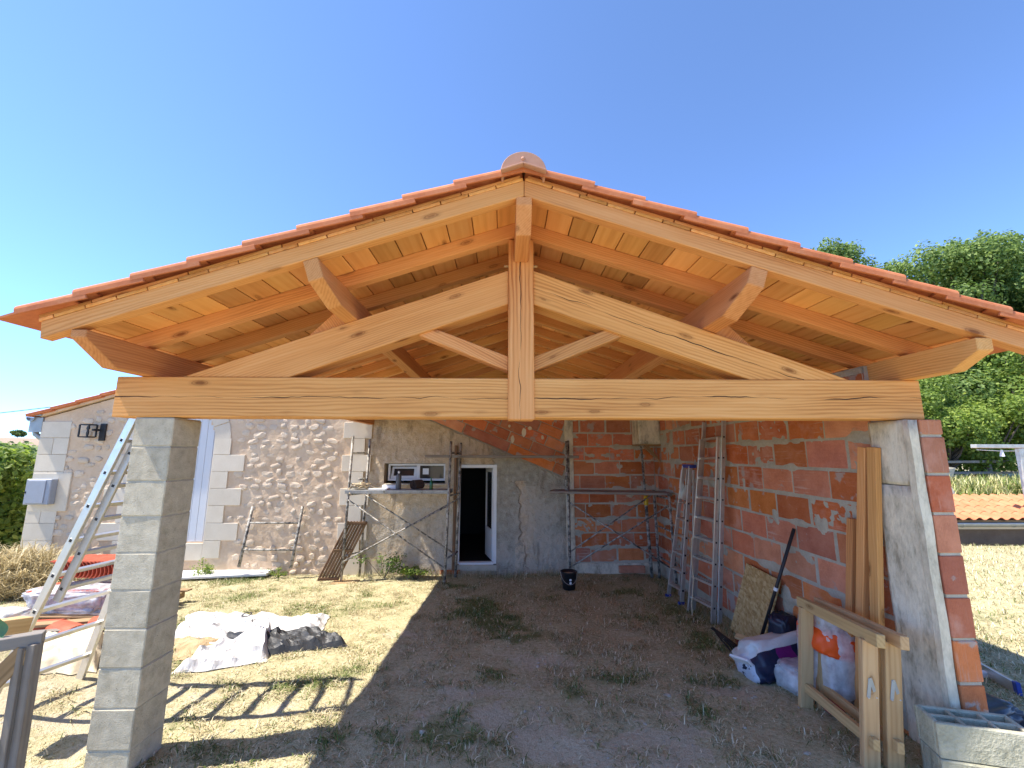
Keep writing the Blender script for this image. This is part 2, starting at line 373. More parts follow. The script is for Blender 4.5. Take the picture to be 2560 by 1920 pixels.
def blob(X, Y, cx, cy, rx, ry, a=0):
    dx = X-cx; dy = Y-cy; c_, s_ = cos(a), sin(a); p = (dx*c_+dy*s_)/rx; q = (-dx*s_+dy*c_)/ry
    return np.exp(-(p*p+q*q))
GREEN = [(-.55, 3.7, .5, .5, 0), (-.35, 3.0, .3, .55, .3), (.1, 2.35, .35, .3, 0), (-1.75, 1.35, .55, .16, .5), (-2.15, 1.0, .35, .2, .5),
         (.95, 1.25, .28, .18, 0), (-.2, 1.35, .22, .25, 0), (.5, .95, .2, .2, 0), (1.5, .6, .2, .2, 0), (-1.2, .35, .5, .2, 0), (-3.6, 4.4, .4, .25, 0),
         (-4.3, 3.9, .5, .3, 0), (2.35, 3.2, .35, .8, 0), (1.9, 4.2, .5, .3, 0), (-.9, 4.6, .4, .2, 0), (2.2, 1.9, .3, .5, .2), (4.6, 2.4, .9, .6, 0), (4.2, 1.4, .6, .5, 0), (-2.4, .1, .5, .25, 0), (-.2, .2, .25, .2, 0), (-5, 5.0, .6, .25, 0)]
BARE = [(-.35, .55, .75, .32, .1), (.3, .3, .6, .28, 0), (-.3, 1.15, .5, .25, .2), (.35, 1.6, .35, .22, 0), (1.2, .45, .35, .3, 0), (-2.0, .72, .16, .1, 0), (-3.2, .8, .7, .4, 0),
        (-4.2, .1, .9, .6, 0), (.9, .1, .5, .2, 0), (-1.3, 2.35, .25, .14, 0), (-3.9, -.2, .8, .6, 0), (1.9, 1.0, .3, .2, .3)]
def masks(X, Y):
    gsum = 0; bsum = 0
    for c in GREEN: gsum = gsum+blob(X, Y, *c)
    for c in BARE: bsum = bsum+blob(X, Y, *c)
    n1 = fbm(X*1.7, Y*1.7, 21, 4); n2 = fbm(X*2.1+9, Y*2.1, 31, 4)
    g_ = .8*np.clip(gsum*1.0, 0, 1)*sstep(.34, .66, fbm(X*5, Y*5, 41, 3)+.12)+.55*sstep(.60, .74, n1)
    b_ = np.clip(bsum*.95, 0, 1)*sstep(.40, .62, fbm(X*6.1, Y*6.1, 51, 5)+.06)+.35*sstep(.60, .72, n2)
    return np.clip(g_, 0, 1), np.clip(b_*(1-.8*g_), 0, 1)
def axis(a, b, step, lo, hi):
    v = list(np.arange(a, b+1e-6, step)); s = step; x = b
    while x < hi: s *= 1.22; x += s; v.append(x)
    s = step; x = a; w = []
    while x > lo: s *= 1.22; x -= s; w.append(x)
    return np.array(w[::-1]+v)
gx = axis(-6.5, 5.6, .055, -1800, 1800); gy = axis(-.6, 6.9, .055, -400, 1800)
GX, GY = np.meshgrid(gx, gy); GZ = gz(GX, GY)
nx, ny = len(gx), len(gy)
gv = np.stack([GX.ravel(), GY.ravel(), GZ.ravel()], 1)
idx = np.arange(nx*ny).reshape(ny, nx)
gf = np.stack([idx[:-1, :-1].ravel(), idx[:-1, 1:].ravel(), idx[1:, 1:].ravel(), idx[1:, :-1].ravel()], 1)
def np_mesh(name, v, f, smooth=True):
    me = bpy.data.meshes.new(name); k = f.shape[1]
    me.vertices.add(len(v)); me.vertices.foreach_set('co', np.asarray(v, np.float32).ravel())
    me.loops.add(len(f)*k); me.loops.foreach_set('vertex_index', np.asarray(f, np.int32).ravel())
    me.polygons.add(len(f)); me.polygons.foreach_set('loop_start', np.arange(0, len(f)*k, k, dtype=np.int32))
    me.polygons.foreach_set('use_smooth', np.full(len(f), smooth)); me.update(calc_edges=True); me.validate(); return me
def col_attr(me, name, c):
    a = me.color_attributes.new(name, 'FLOAT_COLOR', 'POINT')
    c = np.concatenate([np.asarray(c, np.float32), np.ones((len(c), 1), np.float32)], 1); a.data.foreach_set('color', c.ravel())
gme = np_mesh('ground', gv, gf)
gm, bm_ = masks(gv[:, 0], gv[:, 1])
dirt_w = sstep(-3.3, -4.6, gv[:, 0])*(1-sstep(1.6, 2.8, gv[:, 1]))
col_attr(gme, 'mask', np.stack([gm, bm_, np.clip(dirt_w, 0, 1)], 1))
def ground_mat():
    m = NT('dry_ground'); c = m.coord(0); at = m.n('Attribute', attribute_name='mask'); ms = m.sep(at.outputs['Color'])
    n = m.noise(c, 3.0, 6, .62); n2 = m.noise(c, 28, 4, .65); n3 = m.noise(c, 110, 3, .6)
    straw = m.ramp(m.math('ADD', m.math('MULTIPLY', n2, .55), m.math('MULTIPLY', n3, .45)), [(.30, (0.259, 0.218, 0.117)), (.43, (0.413, 0.364, 0.209)), (.56, (0.538, 0.490, 0.300)), (.75, (0.653, 0.611, 0.400))])
    soil = m.ramp(m.math('ADD', m.math('MULTIPLY', n2, .5), m.math('MULTIPLY', n3, .5)), [(.3, (0.346, 0.290, 0.187)), (.5, (0.528, 0.465, 0.313)), (.7, (0.643, 0.590, 0.413))])
    sandy = m.ramp(n2, [(.3, (.36, .28, .185)), (.7, (.52, .43, .31))])
    grn = m.ramp(n3, [(.3, (.10, .11, .04)), (.55, (.19, .21, .08)), (.75, (.32, .33, .16))])
    col = m.mix(m.ramp(m.math('ADD', ms[1], m.math('MULTIPLY', m.math('SUBTRACT', n2, .5), .8)), [(.3, 0), (.6, 1)]), straw, soil)
    col = m.mix(m.math('MULTIPLY', ms[2], .75), col, sandy)
    col = m.mix(m.ramp(m.math('ADD', ms[0], m.math('MULTIPLY', m.math('SUBTRACT', n3, .5), .9)), [(.35, 0), (.8, .8)]), col, grn)
    # far fields: green vines, then stubble
    gx_, gy_, gz_ = m.sep(c)[:3]
    R = m.n('VectorMath', operation='LENGTH', i_0=c).outputs['Value']
    far = m.ramp(m.math('MULTIPLY', R, 1/400), [(.045, 0), (.075, 1)]); stub = m.ramp(m.math('MULTIPLY', R, 1/400), [(.46, 0), (.50, 1)])
    vine = m.ramp(m.noise(m.map(c, (.12, .5, 1)), 1.0, 5), [(.35, (.09, .13, .04)), (.65, (.2, .24, .09))])
    fld = m.mix(stub, vine, (.34, .26, .19))
    col = m.mix(m.math('MULTIPLY', far, m.math('LESS_THAN', gx_, -10)), col, fld)
    m.P('Base Color', col); m.P('Roughness', .95); m.P('Specular IOR Level', .1)
    m.bump(m.math('ADD', m.math('MULTIPLY', n2, 1.0), m.math('MULTIPLY', n3, .6)), .8, .03); return m.mat
ground = mk('ground', gme, ground_mat()); tag(ground, 'dry straw-coloured lawn with bare pale soil and green patches', 'ground', kind='structure')

# ================================================================== timber roof
roof = thing('timber_roof', (0, 0, 2.56), 'open gable roof of orange fir timber under terracotta tiles', 'roof')
SL, SR, ZA = .336, .320, 4.035                       # slopes and underside of the rafters at the apex
def zr(x): return ZA-(SL if x < 0 else SR)*abs(x)
YV = -.55
# king-post truss
me_tie = xz_piece('tie_beam', [(-3.05, 2.56), (3.115, 2.56), (3.115, 2.864), (-3.05, 2.864)], 0, .2, 0, MW['fir_crack'], roof, b=.006)
MW['fir_post'] = wood_mat('fir_post', *FIR, ring=.016, crack=True, streak=1.5, cz=.01)
xz_piece('king_post', [(-.1, 2.547), (.1, 2.547), (.1, 4.0), (.056, 4.0), (.056, 3.81), (-.056, 3.81), (-.056, 4.0), (-.1, 4.0)], -.018, .182, pi/2, MW['fir_post'], roof, b=.005)
for s in (-1, 1):
    sl = .357; a = -s*atan(sl)
    zt = lambda x: 3.783-sl*abs(x)
    tip = (3.783-2.866)/sl; heel = (3.783-.282-2.866)/sl
    xz_piece('principal_rafter', [(s*.101, zt(.101)), (s*tip, 2.866), (s*heel, 2.866), (s*.101, zt(.101)-.282)], .01, .19, a, MW['fir_crack'] if s > 0 else MW['fir'], roof)
    q = [(s*.101, 2.93), (s*.101, 3.045), (s*.70, 3.275), (s*.835, 3.225)]
    xz_piece('strut', q, .04, .16, s*atan(.48), MW['fir'], roof)
# peg stubs on the king post
for s in (-1, 1): MB().tube([(s*.095, .05, 3.80), (s*.135, .05, 3.80)], .011, 8).obj('peg', MW['pine'], roof)
# purlins; local x runs along the ridge direction (world Y), profile cut at the front end
def purlin(name, xc, ztop, h, w, tilt, y1, end=.09, cut=.24):
    # (a, b): a along Y from the front end, b up
    L = y1-YV
    poly = [(0, 0), (0, -end), (cut, -h), (L, -h), (L, 0)]
    M = T(xc, YV, ztop) @ RY(tilt) @ Matrix(((0, -1, 0, 0), (1, 0, 0, 0), (0, 0, 1, 0), (0, 0, 0, 1)))
    return prism_in(name, poly, M, -w/2, w/2, MW['fir'], roof, .005)
purlin('ridge_purlin', 0, 4.03, .222, .108, 0, 5.6, .06, .12)
tl = -atan(.345)
purlin('purlin', -1.415, zr(-1.415)-.002, .262, .10, tl, 5.6, .15, .24)
purlin('purlin', 1.585, zr(1.585)-.002, .285, .115, -tl*.97, 5.6, .13, .26)
purlin('wall_plate', -2.83, 3.068, .202, .10, 0, 5.6, .05, .24)
purlin('wall_plate', 3.035, 3.055, .19, .11, 0, 5.6, .085, .19)
# triangular cleats that hold the middle purlins on the principals
for s, x in ((-1, -1.36), (1, 1.535)):
    z0 = 3.783-.357*abs(x)
    p = [(x+s*.03, z0+.004), (x+s*.05, z0+.17), (x+s*.33, 3.783-.357*(abs(x)+.33)+.004)]
    xz_piece('cleat', p, .05, .15, s*.9, MW['fir'], roof)
# packing blocks under the right plate
MB().box(2.93, 3.12, .0, .16, 2.866, 2.868+.0).obj('packing', MW['mortar'], roof) if False else None
# common rafters
RY0 = [YV]+[-.035+.5*k for k in range(12)]
for y in RY0:
    for s in (-1, 1):
        xe = 3.075 if s < 0 else 3.42; sl = SL if s < 0 else SR; hv = .116
        poly = [(s*.0015, ZA), (s*.0015, ZA+hv), (s*xe, zr(s*xe)+hv), (s*(xe-.012), zr(s*(xe-.012)))]
        xz_piece('rafter', poly, y, min(y+.078, 5.47), -s*atan(sl), MW['fir'], roof)
# boarding: each board its own piece, running from gable to gable
_pm = {}
for s in (-1, 1):
    sl = SL if s < 0 else SR; th = atan(sl); xe = 3.075 if s < 0 else 3.42; n = int(xe/cos(th)/.1975)+1
    for k in range(n):
        u0 = .006+.1975*k; u1 = min(u0+.1905, xe/cos(th)+.01)
        if u1-u0 < .05: continue
        cuts = [YV-.005]; y = YV+random.choice((2.0, 2.5, 3.0, 3.5)) - (0 if k % 2 else .5)
        while y < 4.9: cuts.append(y); y += random.choice((2.0, 2.5, 3.0))
        cuts.append(5.46)
        for a_, b_ in zip(cuts[:-1], cuts[1:]):
            um = (u0+u1)/2; jit = random.uniform(-.0015, .0015)
            c = Vector((s*um*cos(th), (a_+b_)/2, ZA+.1165-um*sin(th)))+Vector((s*sin(th), 0, cos(th)))*(.0115+jit)
            key = (round(b_-a_-.003, 3), round(u1-u0, 4))
            if key not in _pm:
                me = MB().box(-key[0]/2, key[0]/2, -key[1]/2, key[1]/2, -.0105, .0105).mesh('plank', bevel=.0025); me.materials.append(MW['fir_plank']); _pm[key] = me
            mk('plank', _pm[key], None, roof, frame(c, (0, 1, 0), (s*sin(th), 0, cos(th))))
# battens under the tiles seen at the verge, one per tile course, and the verge boards
for s in (-1, 1):
    sl = SL if s < 0 else SR; th = atan(sl)
    nrm = Vector((s*sin(th), 0, cos(th))); dn = Vector((s*cos(th), 0, -sin(th)))
    o = Vector((0, 0, ZA+.116+.024))
    xe = 3.09 if s < 0 else 3.44
    segs = [0.02]+[.45+.62*k for k in range(5)]+[xe/cos(th)]
    for a_, b_ in zip(segs[:-1], segs[1:]):
        beam('verge_board', o+dn*(a_+.004)+nrm*.012+Vector((0, YV+.012+random.uniform(-.004, .004), 0)), o+dn*(b_-.004)+nrm*.012+Vector((0, YV+.012, 0)), .03, .02, MW['fir'], roof, up=nrm, b=.002)
# tiles
def tile_mesh(side, verge=False, wdt=.262, L=.43):
    "local x down the slope, y across (away from the verge is +side*y), z up"
    b = MB(); prof = []
    n = 9
    if verge: prof += [(0.0, -.030), (0.0, -.012)]
    for i in range(n+1):
        a = pi-pi*i/n; prof.append((.068+.068*cos(a), .044*sin(a)))
    prof += [(.15, -.004), (.20, -.006), (wdt+.012, -.002)]
    t = .013
    top = [(p[0], p[1]) for p in prof]
    bot = []
    for i, p in enumerate(prof):
        a_ = prof[max(i-1, 0)]; c_ = prof[min(i+1, len(prof)-1)]; dx, dz = c_[0]-a_[0], c_[1]-a_[1]; l = hypot(dx, dz)
        bot.append((p[0]+dz/l*t, p[1]-dx/l*t))
    m_ = len(prof); V = []
    for x in (0, L*.5, L): V += [(x, side*p[0], p[1]) for p in top]+[(x, side*p[0], p[1]) for p in bot]
    F = []
    for j in range(2):
        o = j*2*m_; p = (j+1)*2*m_
        for i in range(m_-1):
            F.append((o+i, o+i+1, p+i+1, p+i)); F.append((o+m_+i, p+m_+i, p+m_+i+1, o+m_+i+1))
        F.append((o, p, p+m_, o+m_)); F.append((o+m_-1, o+2*m_-1, p+2*m_-1, p+m_-1))
    for o in (0, 4*m_):
        for i in range(m_-1): F.append((o+i, o+m_+i, o+m_+i+1, o+i+1))
    b.add(V, F); me = b.mesh('tile', fix=True); return me
_tm = {}
for s in (-1, 1):
    for v in (0, 1):
        sd = 1 if s > 0 else 1
        me = tile_mesh(1 if s > 0 else -1, bool(v)); me.materials.append(MW['terracotta']); _tm[(s, v)] = me
        me = tile_mesh(1 if s > 0 else -1, bool(v), L=.482); me.materials.append(MW['terracotta']); _tm[(s, v, 'top')] = me
stuffV = {-1: MB(), 1: MB()}
for s in (-1, 1):
    sl = SL if s < 0 else SR; th = atan(sl); nc = 9 if s < 0 else 10
    dn = Vector((s*cos(th), 0, -sin(th))); nrm = Vector((s*sin(th), 0, cos(th)))
    tilt = .07
    dn2 = (dn*cos(tilt)+nrm*sin(tilt)).normalized(); nr2 = (nrm*cos(tilt)-dn*sin(tilt)).normalized()
    for k in range(nc):
        xend = .457+.3365*k
        for j in range(23):
            y = -.632+.262*j
            if y > 5.3: continue
            end = Vector((s*xend, y, ZA+.116-sl*xend+.030))+nrm*.046
            org = end-dn2*(.482 if k == 0 else .43)
            if j % 1 == 0: org = org+Vector((0, random.uniform(-.002, .002), 0))+nrm*random.uniform(-.002, .002)
            # local frame: x down slope, y: +Y for right slope; left slope uses -Y with the mirrored mesh
            yy = Vector((0, 1, 0)) if s > 0 else Vector((0, -1, 0))
            M = Matrix(((dn2.x, yy.x, nr2.x, org.x), (dn2.y, yy.y, nr2.y, org.y), (dn2.z, yy.z, nr2.z, org.z), (0, 0, 0, 1)))
            me = _tm[(s, 1 if j == 0 else 0, 'top')] if k == 0 else _tm[(s, 1 if j == 0 else 0)]
            if j < 14: mk('tile', me, None, roof, M)
            else: stuffV[s].add([M @ vv.co for vv in me.vertices], [tuple(p.vertices) for p in me.polygons])
    if stuffV[s].V:
        o = stuffV[s].obj('tile_field', MW['terracotta'], roof); o['kind'] = 'stuff'
    # flat drip course below the last tiles at the eave
    for j in range(23):
        y = -.63+.262*j
        if y > 5.3: continue
        xend = (.457+.3365*(nc-1))+.105
        e = Vector((s*xend, y+.131, ZA+.116-sl*xend+.034))+nrm*(.02+.0015*(j % 2))
        if (s, 'drip') not in _tm:
            me = MB().box(-.42, 0, -.1312, .1312, -.007, .007).mesh('eave_tile', bevel=0); me.materials.append(MW['terracotta']); _tm[(s, 'drip')] = me
        mk('eave_tile', _tm[(s, 'drip')], None, roof, frame(e, dn, nrm))
# ridge tiles with the end cap
def ridge_mesh():
    b = MB(); n = 14; V = []; F = []
    for x in (0, .2, .41):
        for rr in (.148, .134):
            V += [(x, rr*cos(pi*i/n), rr*.97*sin(pi*i/n)) for i in range(n+1)]
    m_ = n+1
    for j in range(2):
        o = j*2*m_; p = o+2*m_
        for i in range(n): F.append((o+i, o+i+1, p+i+1, p+i)); F.append((o+m_+i, p+m_+i, p+m_+i+1, o+m_+i+1))
        F.append((o, p, p+m_, o+m_)); F.append((o+n, o+m_+n, p+m_+n, p+n))
    for o in (0, 4*m_):
        for i in range(n): F.append((o+i, o+m_+i, o+m_+i+1, o+i+1))
    return b.add(V, F).mesh('ridge_tile', smooth=False, fix=True)
rme = ridge_mesh(); rme.materials.append(MW['ridge'])
ZRD = 4.135
for k in range(16):
    M = Matrix(((0, 1, 0, 0), (1, 0, 0, -.60+.38*k), (0, 0, 1, ZRD+.004*(k % 2)), (0, 0, 0, 1))) @ Matrix.Rotation(0, 4, 'X')
    M = T(-.008, -.615+.38*k, ZRD+.004*(k % 2)) @ RZ(pi/2)
    mk('ridge_tile', rme, None, roof, M)
cap = MB(); n = 20
pp = [(-.008+.150*cos(pi*i/n), ZRD+.004+.142*sin(pi*i/n)) for i in range(n+1)]+[(-.008, ZRD+.058)]
cap.prism(pp, -.668, -.612); ce = cap.obj('ridge_end_cap', MW['ridge'], roof, bevel=.003, fix=True)
MB().lathe([(.014, -.004), (.013, .004), (.006, .010), (.0, .011)], 10, T(-.012, -.668, ZRD+.092) @ RX(pi/2)).obj('cap_button', MW['ridge'], ce, smooth=True)
for s in (-1, 1):
    beam('cap_lip', (-.008+s*.001, -.668, ZRD+.056), (-.008+s*.152, -.668, ZRD+.003), .03, .012, MW['ridge'], ce)

# ================================================================== left pillar of hollow blocks
pil = thing('block_pillar', (-2.733, .147, .2), 'grey concrete block pillar under the left end of the tie beam', 'pillar')
PX0, PX1, PY0, PY1 = -2.877, -2.589, 0.004, .294
MB().box(PX0+.005, PX1-.005, PY0+.005, PY1-.005, -.1, 2.555).obj('mortar_core', MW['mortar'], pil)
BLK = .2484
def rough_block(L, Wd, H, amp, seed, nn=7, name='block'):
    "block with slightly uneven faces and worn arrises"
    bm = bmesh.new(); bmesh.ops.create_cube(bm, size=1)
    for v in bm.verts: v.co = Vector((v.co.x*L, v.co.y*Wd, v.co.z*H))
    bmesh.ops.bevel(bm, geom=bm.edges[:], offset=.006, segments=1, affect='EDGES')
    bmesh.ops.subdivide_edges(bm, edges=bm.edges[:], cuts=2, use_grid_fill=True)
    for v in bm.verts:
        n = mnoise.noise_vector(v.co*9+Vector((seed*3.1, seed*7.7, seed))); v.co += n*amp
    me = bpy.data.meshes.new(name); bm.to_mesh(me); bm.free(); return me
bms = [rough_block(PX1-PX0, PY1-PY0, BLK-.008, .0025, i) for i in range(4)]
for me in bms: me.materials.append(MW['block'])
for i in range(11):
    zt = 2.552-BLK*(i-.15) if i else 2.552
    zb = 2.552-BLK*(i+.85)
    if i == 0:
        me = rough_block(PX1-PX0, PY1-PY0, BLK*.85-.008, .0025, 9); me.materials.append(MW['block'])
    else: me = bms[i % 4]
    mk('block', me, None, pil, T((PX0+PX1)/2+random.uniform(-.003, .003), (PY0+PY1)/2+random.uniform(-.003, .003), (zt+zb)/2) @ RZ(random.uniform(-.006, .006)+(pi if i % 2 else 0)))

# ================================================================== bricks
BL, BH = .50, .262
def brick_mesh(L, D, H, mat, seed=0):
    b = MB().box(-L/2, L/2, -D/2, D/2, -H/2, H/2); me = b.mesh('brick', bevel=.006); me.materials.append(mat); return me
_bm = {}
def brick(parent, c, L, D, H, xdir, mat, jit=.003):
    key = (round(L, 2), round(D, 3), round(H, 2), mat.name)
    if key not in _bm: _bm[key] = brick_mesh(key[0], key[1], key[2], mat)
    rr = random.uniform
    M = frame((c[0]+rr(-jit, jit), c[1]+rr(-jit, jit), c[2]+rr(-jit, jit)), xdir, (0, 0, 1)) @ RX(rr(-.006, .006)) @ RY(rr(-.004, .004))
    return mk('brick', _bm[key], None, parent, M)
Z9 = .19; CR = .28
XW = 2.928
# right side wall, running back along X = XW
sw = thing('brick_side_wall', (3.03, 2.7, .1), 'long orange hollow-brick wall with ladders and timbers leaning on it', 'wall')
MB().box(XW+.02, XW+.197, .297, 5.68, -.2, 3.04).obj('wall_core', MW['mortar'], sw)
def mortar_sheet(u0, u1, z0, z1, step, seed, to_world):
    "uneven mortar face: level with the joints, squeezed out over the brick edges in places"
    us = np.linspace(u0, u1, int((u1-u0)/step)+1); zs = np.linspace(z0, z1, int((z1-z0)/step)+1); U, Z = np.meshgrid(us, zs)
    d = np.abs((Z-Z9)/CR-np.round((Z-Z9)/CR))*CR
    n1 = fbm(U*2.3+seed, Z*5, seed, 3); n2 = fbm(U*17, Z*17, seed+5, 3)
    off = -.0035+.006*(n2-.5)+.016*sstep(.50, .66, n1)*np.exp(-(d/(.018+.03*sstep(.55, .8, n1)))**2)
    off = off+.013*sstep(.715, .76, fbm(U*3.1, Z*3.1, seed+9, 4))
    P_ = to_world(U.ravel(), off.ravel(), Z.ravel()); k_ = len(us); ix = np.arange(len(us)*len(zs)).reshape(len(zs), k_)
    return P_, np.stack([ix[:-1, :-1].ravel(), ix[:-1, 1:].ravel(), ix[1:, 1:].ravel(), ix[1:, :-1].ravel()], 1)
P_, f_ = mortar_sheet(.297, 5.47, -.15, 3.03, .022, 61, lambda u_, o_, z_: np.stack([XW-o_, u_, z_], 1))
me = np_mesh('mortar_bed', P_, f_); me.materials.append(MW['mortar']); mk('mortar_bed', me, None, sw)
for ccourse in range(-1, 11):
    zc = Z9+CR*ccourse+CR/2
    if ccourse < 0: continue
    if zc > 3.05: continue
    off = .26 if ccourse % 2 else 0.0
    y = -.055+(.0 if ccourse % 2 == 0 else 0)
    first = True; yy = .30
    while yy < 5.45:
        L = BL
        if first and ccourse % 2: L = .245
        gap = random.choice((.012, .016, .04, .026))
        if yy+L > 5.46: L = 5.46-yy
        if L > .08:
            H = BH-random.choice((.0, .006, .014, .02))
            if zc+H/2 > 2.555 and yy < .3: pass
            elif zc > 3.0: pass
            else: brick(sw, (XW+.1, yy+L/2, zc), L, .2, H, (0, 1, 0), MW['brick'])
        yy += L+gap; first = False
# concrete post cast into the front end of the wall, flush with its inner face
cp = thing('concrete_post', (3.0, .12, .2), 'pale cast concrete post at the front end of the brick wall', 'post')
def cast(L, Wd, H, amp, seed, cuts=14):
    bm = bmesh.new(); bmesh.ops.create_cube(bm, size=1)
    bmesh.ops.subdivide_edges(bm, edges=bm.edges[:], cuts=cuts, use_grid_fill=True)
    for v in bm.verts:
        v.co = Vector((v.co.x*L, v.co.y*Wd, v.co.z*H))
        v.co += mnoise.noise_vector(Vector((v.co.x*7, v.co.y*7, v.co.z*3))+Vector((seed, seed*2, 0)))*amp
    me = bpy.data.meshes.new('cast'); bm.to_mesh(me); bm.free()
    me.polygons.foreach_set('use_smooth', [True]*len(me.polygons)); return me
me = cast(.18, .335, 2.05, .006, 3, 18); me.materials.append(MW['concrete']); mk('shaft', me, None, cp, T(3.004, .126, 1.03))
me = cast(.18, .335, .49, .006, 4, 12); me.materials.append(MW['concrete']); mk('head', me, None, cp, T(3.006, .126, 2.307))
me = cast(.07, .05, 2.74, .009, 5, 22); me.materials.append(MW['concrete']); mk('rib', me, None, cp, T(2.936, -.048, 1.18))
# front bricks, seen on end
fb = thing('brick_wall_end', (3.05, -.06, .1), 'column of red bricks seen end-on beside the pale concrete post', 'wall')
for ccourse in range(-1, 9):
    zc = Z9+CR*ccourse+CR/2; H = BH
    zt = min(zc+H/2, 2.55); zb = zc-H/2
    if zt-zb > .05: brick(fb, (3.066+.0, -.07, (zt+zb)/2), .165, .028, zt-zb, (1, 0, 0), MW['brick_end'], .002)
MB().box(2.99, 3.140, -.075, -.047, -.1, 2.548).obj('mortar_bed', MW['mortar'], fb)

# ================================================================== plastered end wall of the old annexe, with brick infill
YB = 5.47
def wall_grid(name, x0, x1, z0, z1, step, holes, zmax, yfun, mat, parent, keep=None):
    xs = np.linspace(x0, x1, int((x1-x0)/step)+1); zs = np.linspace(z0, z1, int((z1-z0)/step)+1)
    V = {}; b = MB()
    def vid(i, k):
        if (i, k) not in V:
            z = min(zs[k], zmax(xs[i])); b.V.append((xs[i], yfun(xs[i], z), z)); V[(i, k)] = len(b.V)-1
        return V[(i, k)]
    for i in range(len(xs)-1):
        for k in range(len(zs)-1):
            xm = (xs[i]+xs[i+1])/2; zm = (zs[k]+zs[k+1])/2
            if zs[k] >= zmax(xm): continue
            if any(h[0] < xm < h[1] and h[2] < zm < h[3] for h in holes): continue
            if keep and not keep(xm, zm): continue
            b.F.append((vid(i, k), vid(i+1, k), vid(i+1, k+1), vid(i, k+1))); b.mi.append(0)
    return b.obj(name, mat, parent, smooth=True)
ann = thing('annexe_wall', (-.8, 5.6, 0), 'patchy plastered wall with brick infill above, small window and open door', 'wall')
def zdiag(x): return 2.93-.42*(x+1.6)
def plaster_mat():
    m = NT('patchy_plaster'); c = m.coord(0); x, y, z = m.sep(c)[:3]
    n = m.noise(c, 1.4, 6, .62); n2 = m.noise(c, 9, 5, .65); n3 = m.noise(c, 60, 3)
    beige = m.ramp(m.math('ADD', m.math('MULTIPLY', n2, .65), m.math('MULTIPLY', n3, .35)), [(.3, (.36, .275, .175)), (.48, (.54, .43, .295)), (.68, (.66, .555, .41))])
    cem = m.ramp(m.math('ADD', m.math('MULTIPLY', n2, .6), m.math('MULTIPLY', n3, .4)), [(.3, (0.216, 0.196, 0.152)), (.48, (0.356, 0.329, 0.260)), (.7, (0.497, 0.461, 0.377))])
    old = m.ramp(n2, [(.3, (.44, .335, .22)), (.7, (.66, .545, .39))])
    # cement skim right of the door and along the diagonal, ragged edge
    xr = m.math('ADD', x, m.math('MULTIPLY', m.math('SUBTRACT', n2, .5), .55))
    k1 = m.ramp(m.math('ADD', m.math('MULTIPLY', xr, .5), .5), [(.30, 0), (.34, 1)])                 # x > about -.35
    strip = m.math('ABSOLUTE', m.math('SUBTRACT', m.math('ADD', x, m.math('MULTIPLY', m.math('SUBTRACT', m.noise(c, 5, 4), .5), .4)), m.math('ADD', .33, m.math('MULTIPLY', m.math('SUBTRACT', 1.0, z), .12))))
    k2 = m.ramp(strip, [(.10, 1), (.16, 0)])
    k2 = m.math('MULTIPLY', k2, m.math('LESS_THAN', z, 1.75))
    col = m.mix(k1, beige, cem); col = m.mix(k2, col, old)
    low = m.math('MULTIPLY', m.ramp(z, [(.55, 1), (.75, 0)]), m.ramp(n2, [(.4, 0), (.55, 1)]))
    col = m.mix(m.math('MULTIPLY', low, m.math('GREATER_THAN', x, .1)), col, old)
    mid = m.math('MULTIPLY', m.ramp(m.noise(m.map(c, (1, 1, 1), (7, 2, 3)), 1.7, 6, .65), [(.47, 0), (.56, 1)]), m.math('LESS_THAN', z, 1.65))
    col = m.mix(m.math('MULTIPLY', mid, .7), col, (.50, .45, .365))
    st = m.ramp(m.noise(m.map(c, (5, 5, 1.2)), 1.0, 5, .65), [(.58, 0), (.7, 1)])
    col = m.mix(m.math('MULTIPLY', st, .6), col, (.15, .115, .08))
    m.P('Base Color', col); m.P('Roughness', .95); m.P('Specular IOR Level', .1)
    hh = m.math('ADD', m.math('ADD', m.math('MULTIPLY', n2, 1.0), m.math('MULTIPLY', n3, .25)), m.math('SUBTRACT', m.math('MULTIPLY', k1, .4), m.math('MULTIPLY', k2, .7)))
    m.bump(hh, 1.0, .05); return m.mat
MW['plaster'] = plaster_mat()
DOOR = (-1.055, -.265, .155, 2.075); WIN = (-2.525, -1.295, 1.70, 2.095)
def yplaster(x, z): return YB+.012*(mnoise.noise(Vector((x*2.2, z*2.2, 1.3))))+.006*mnoise.noise(Vector((x*9, z*9, 4)))
wall_grid('plaster', -2.93, 1.13, -.25, 3.9, .045, [(DOOR[0], DOOR[1], DOOR[2], DOOR[3]), WIN], lambda x: zdiag(x)+.05*mnoise.noise(Vector((x*5, 0, 7))), yplaster, MW['plaster'], ann)
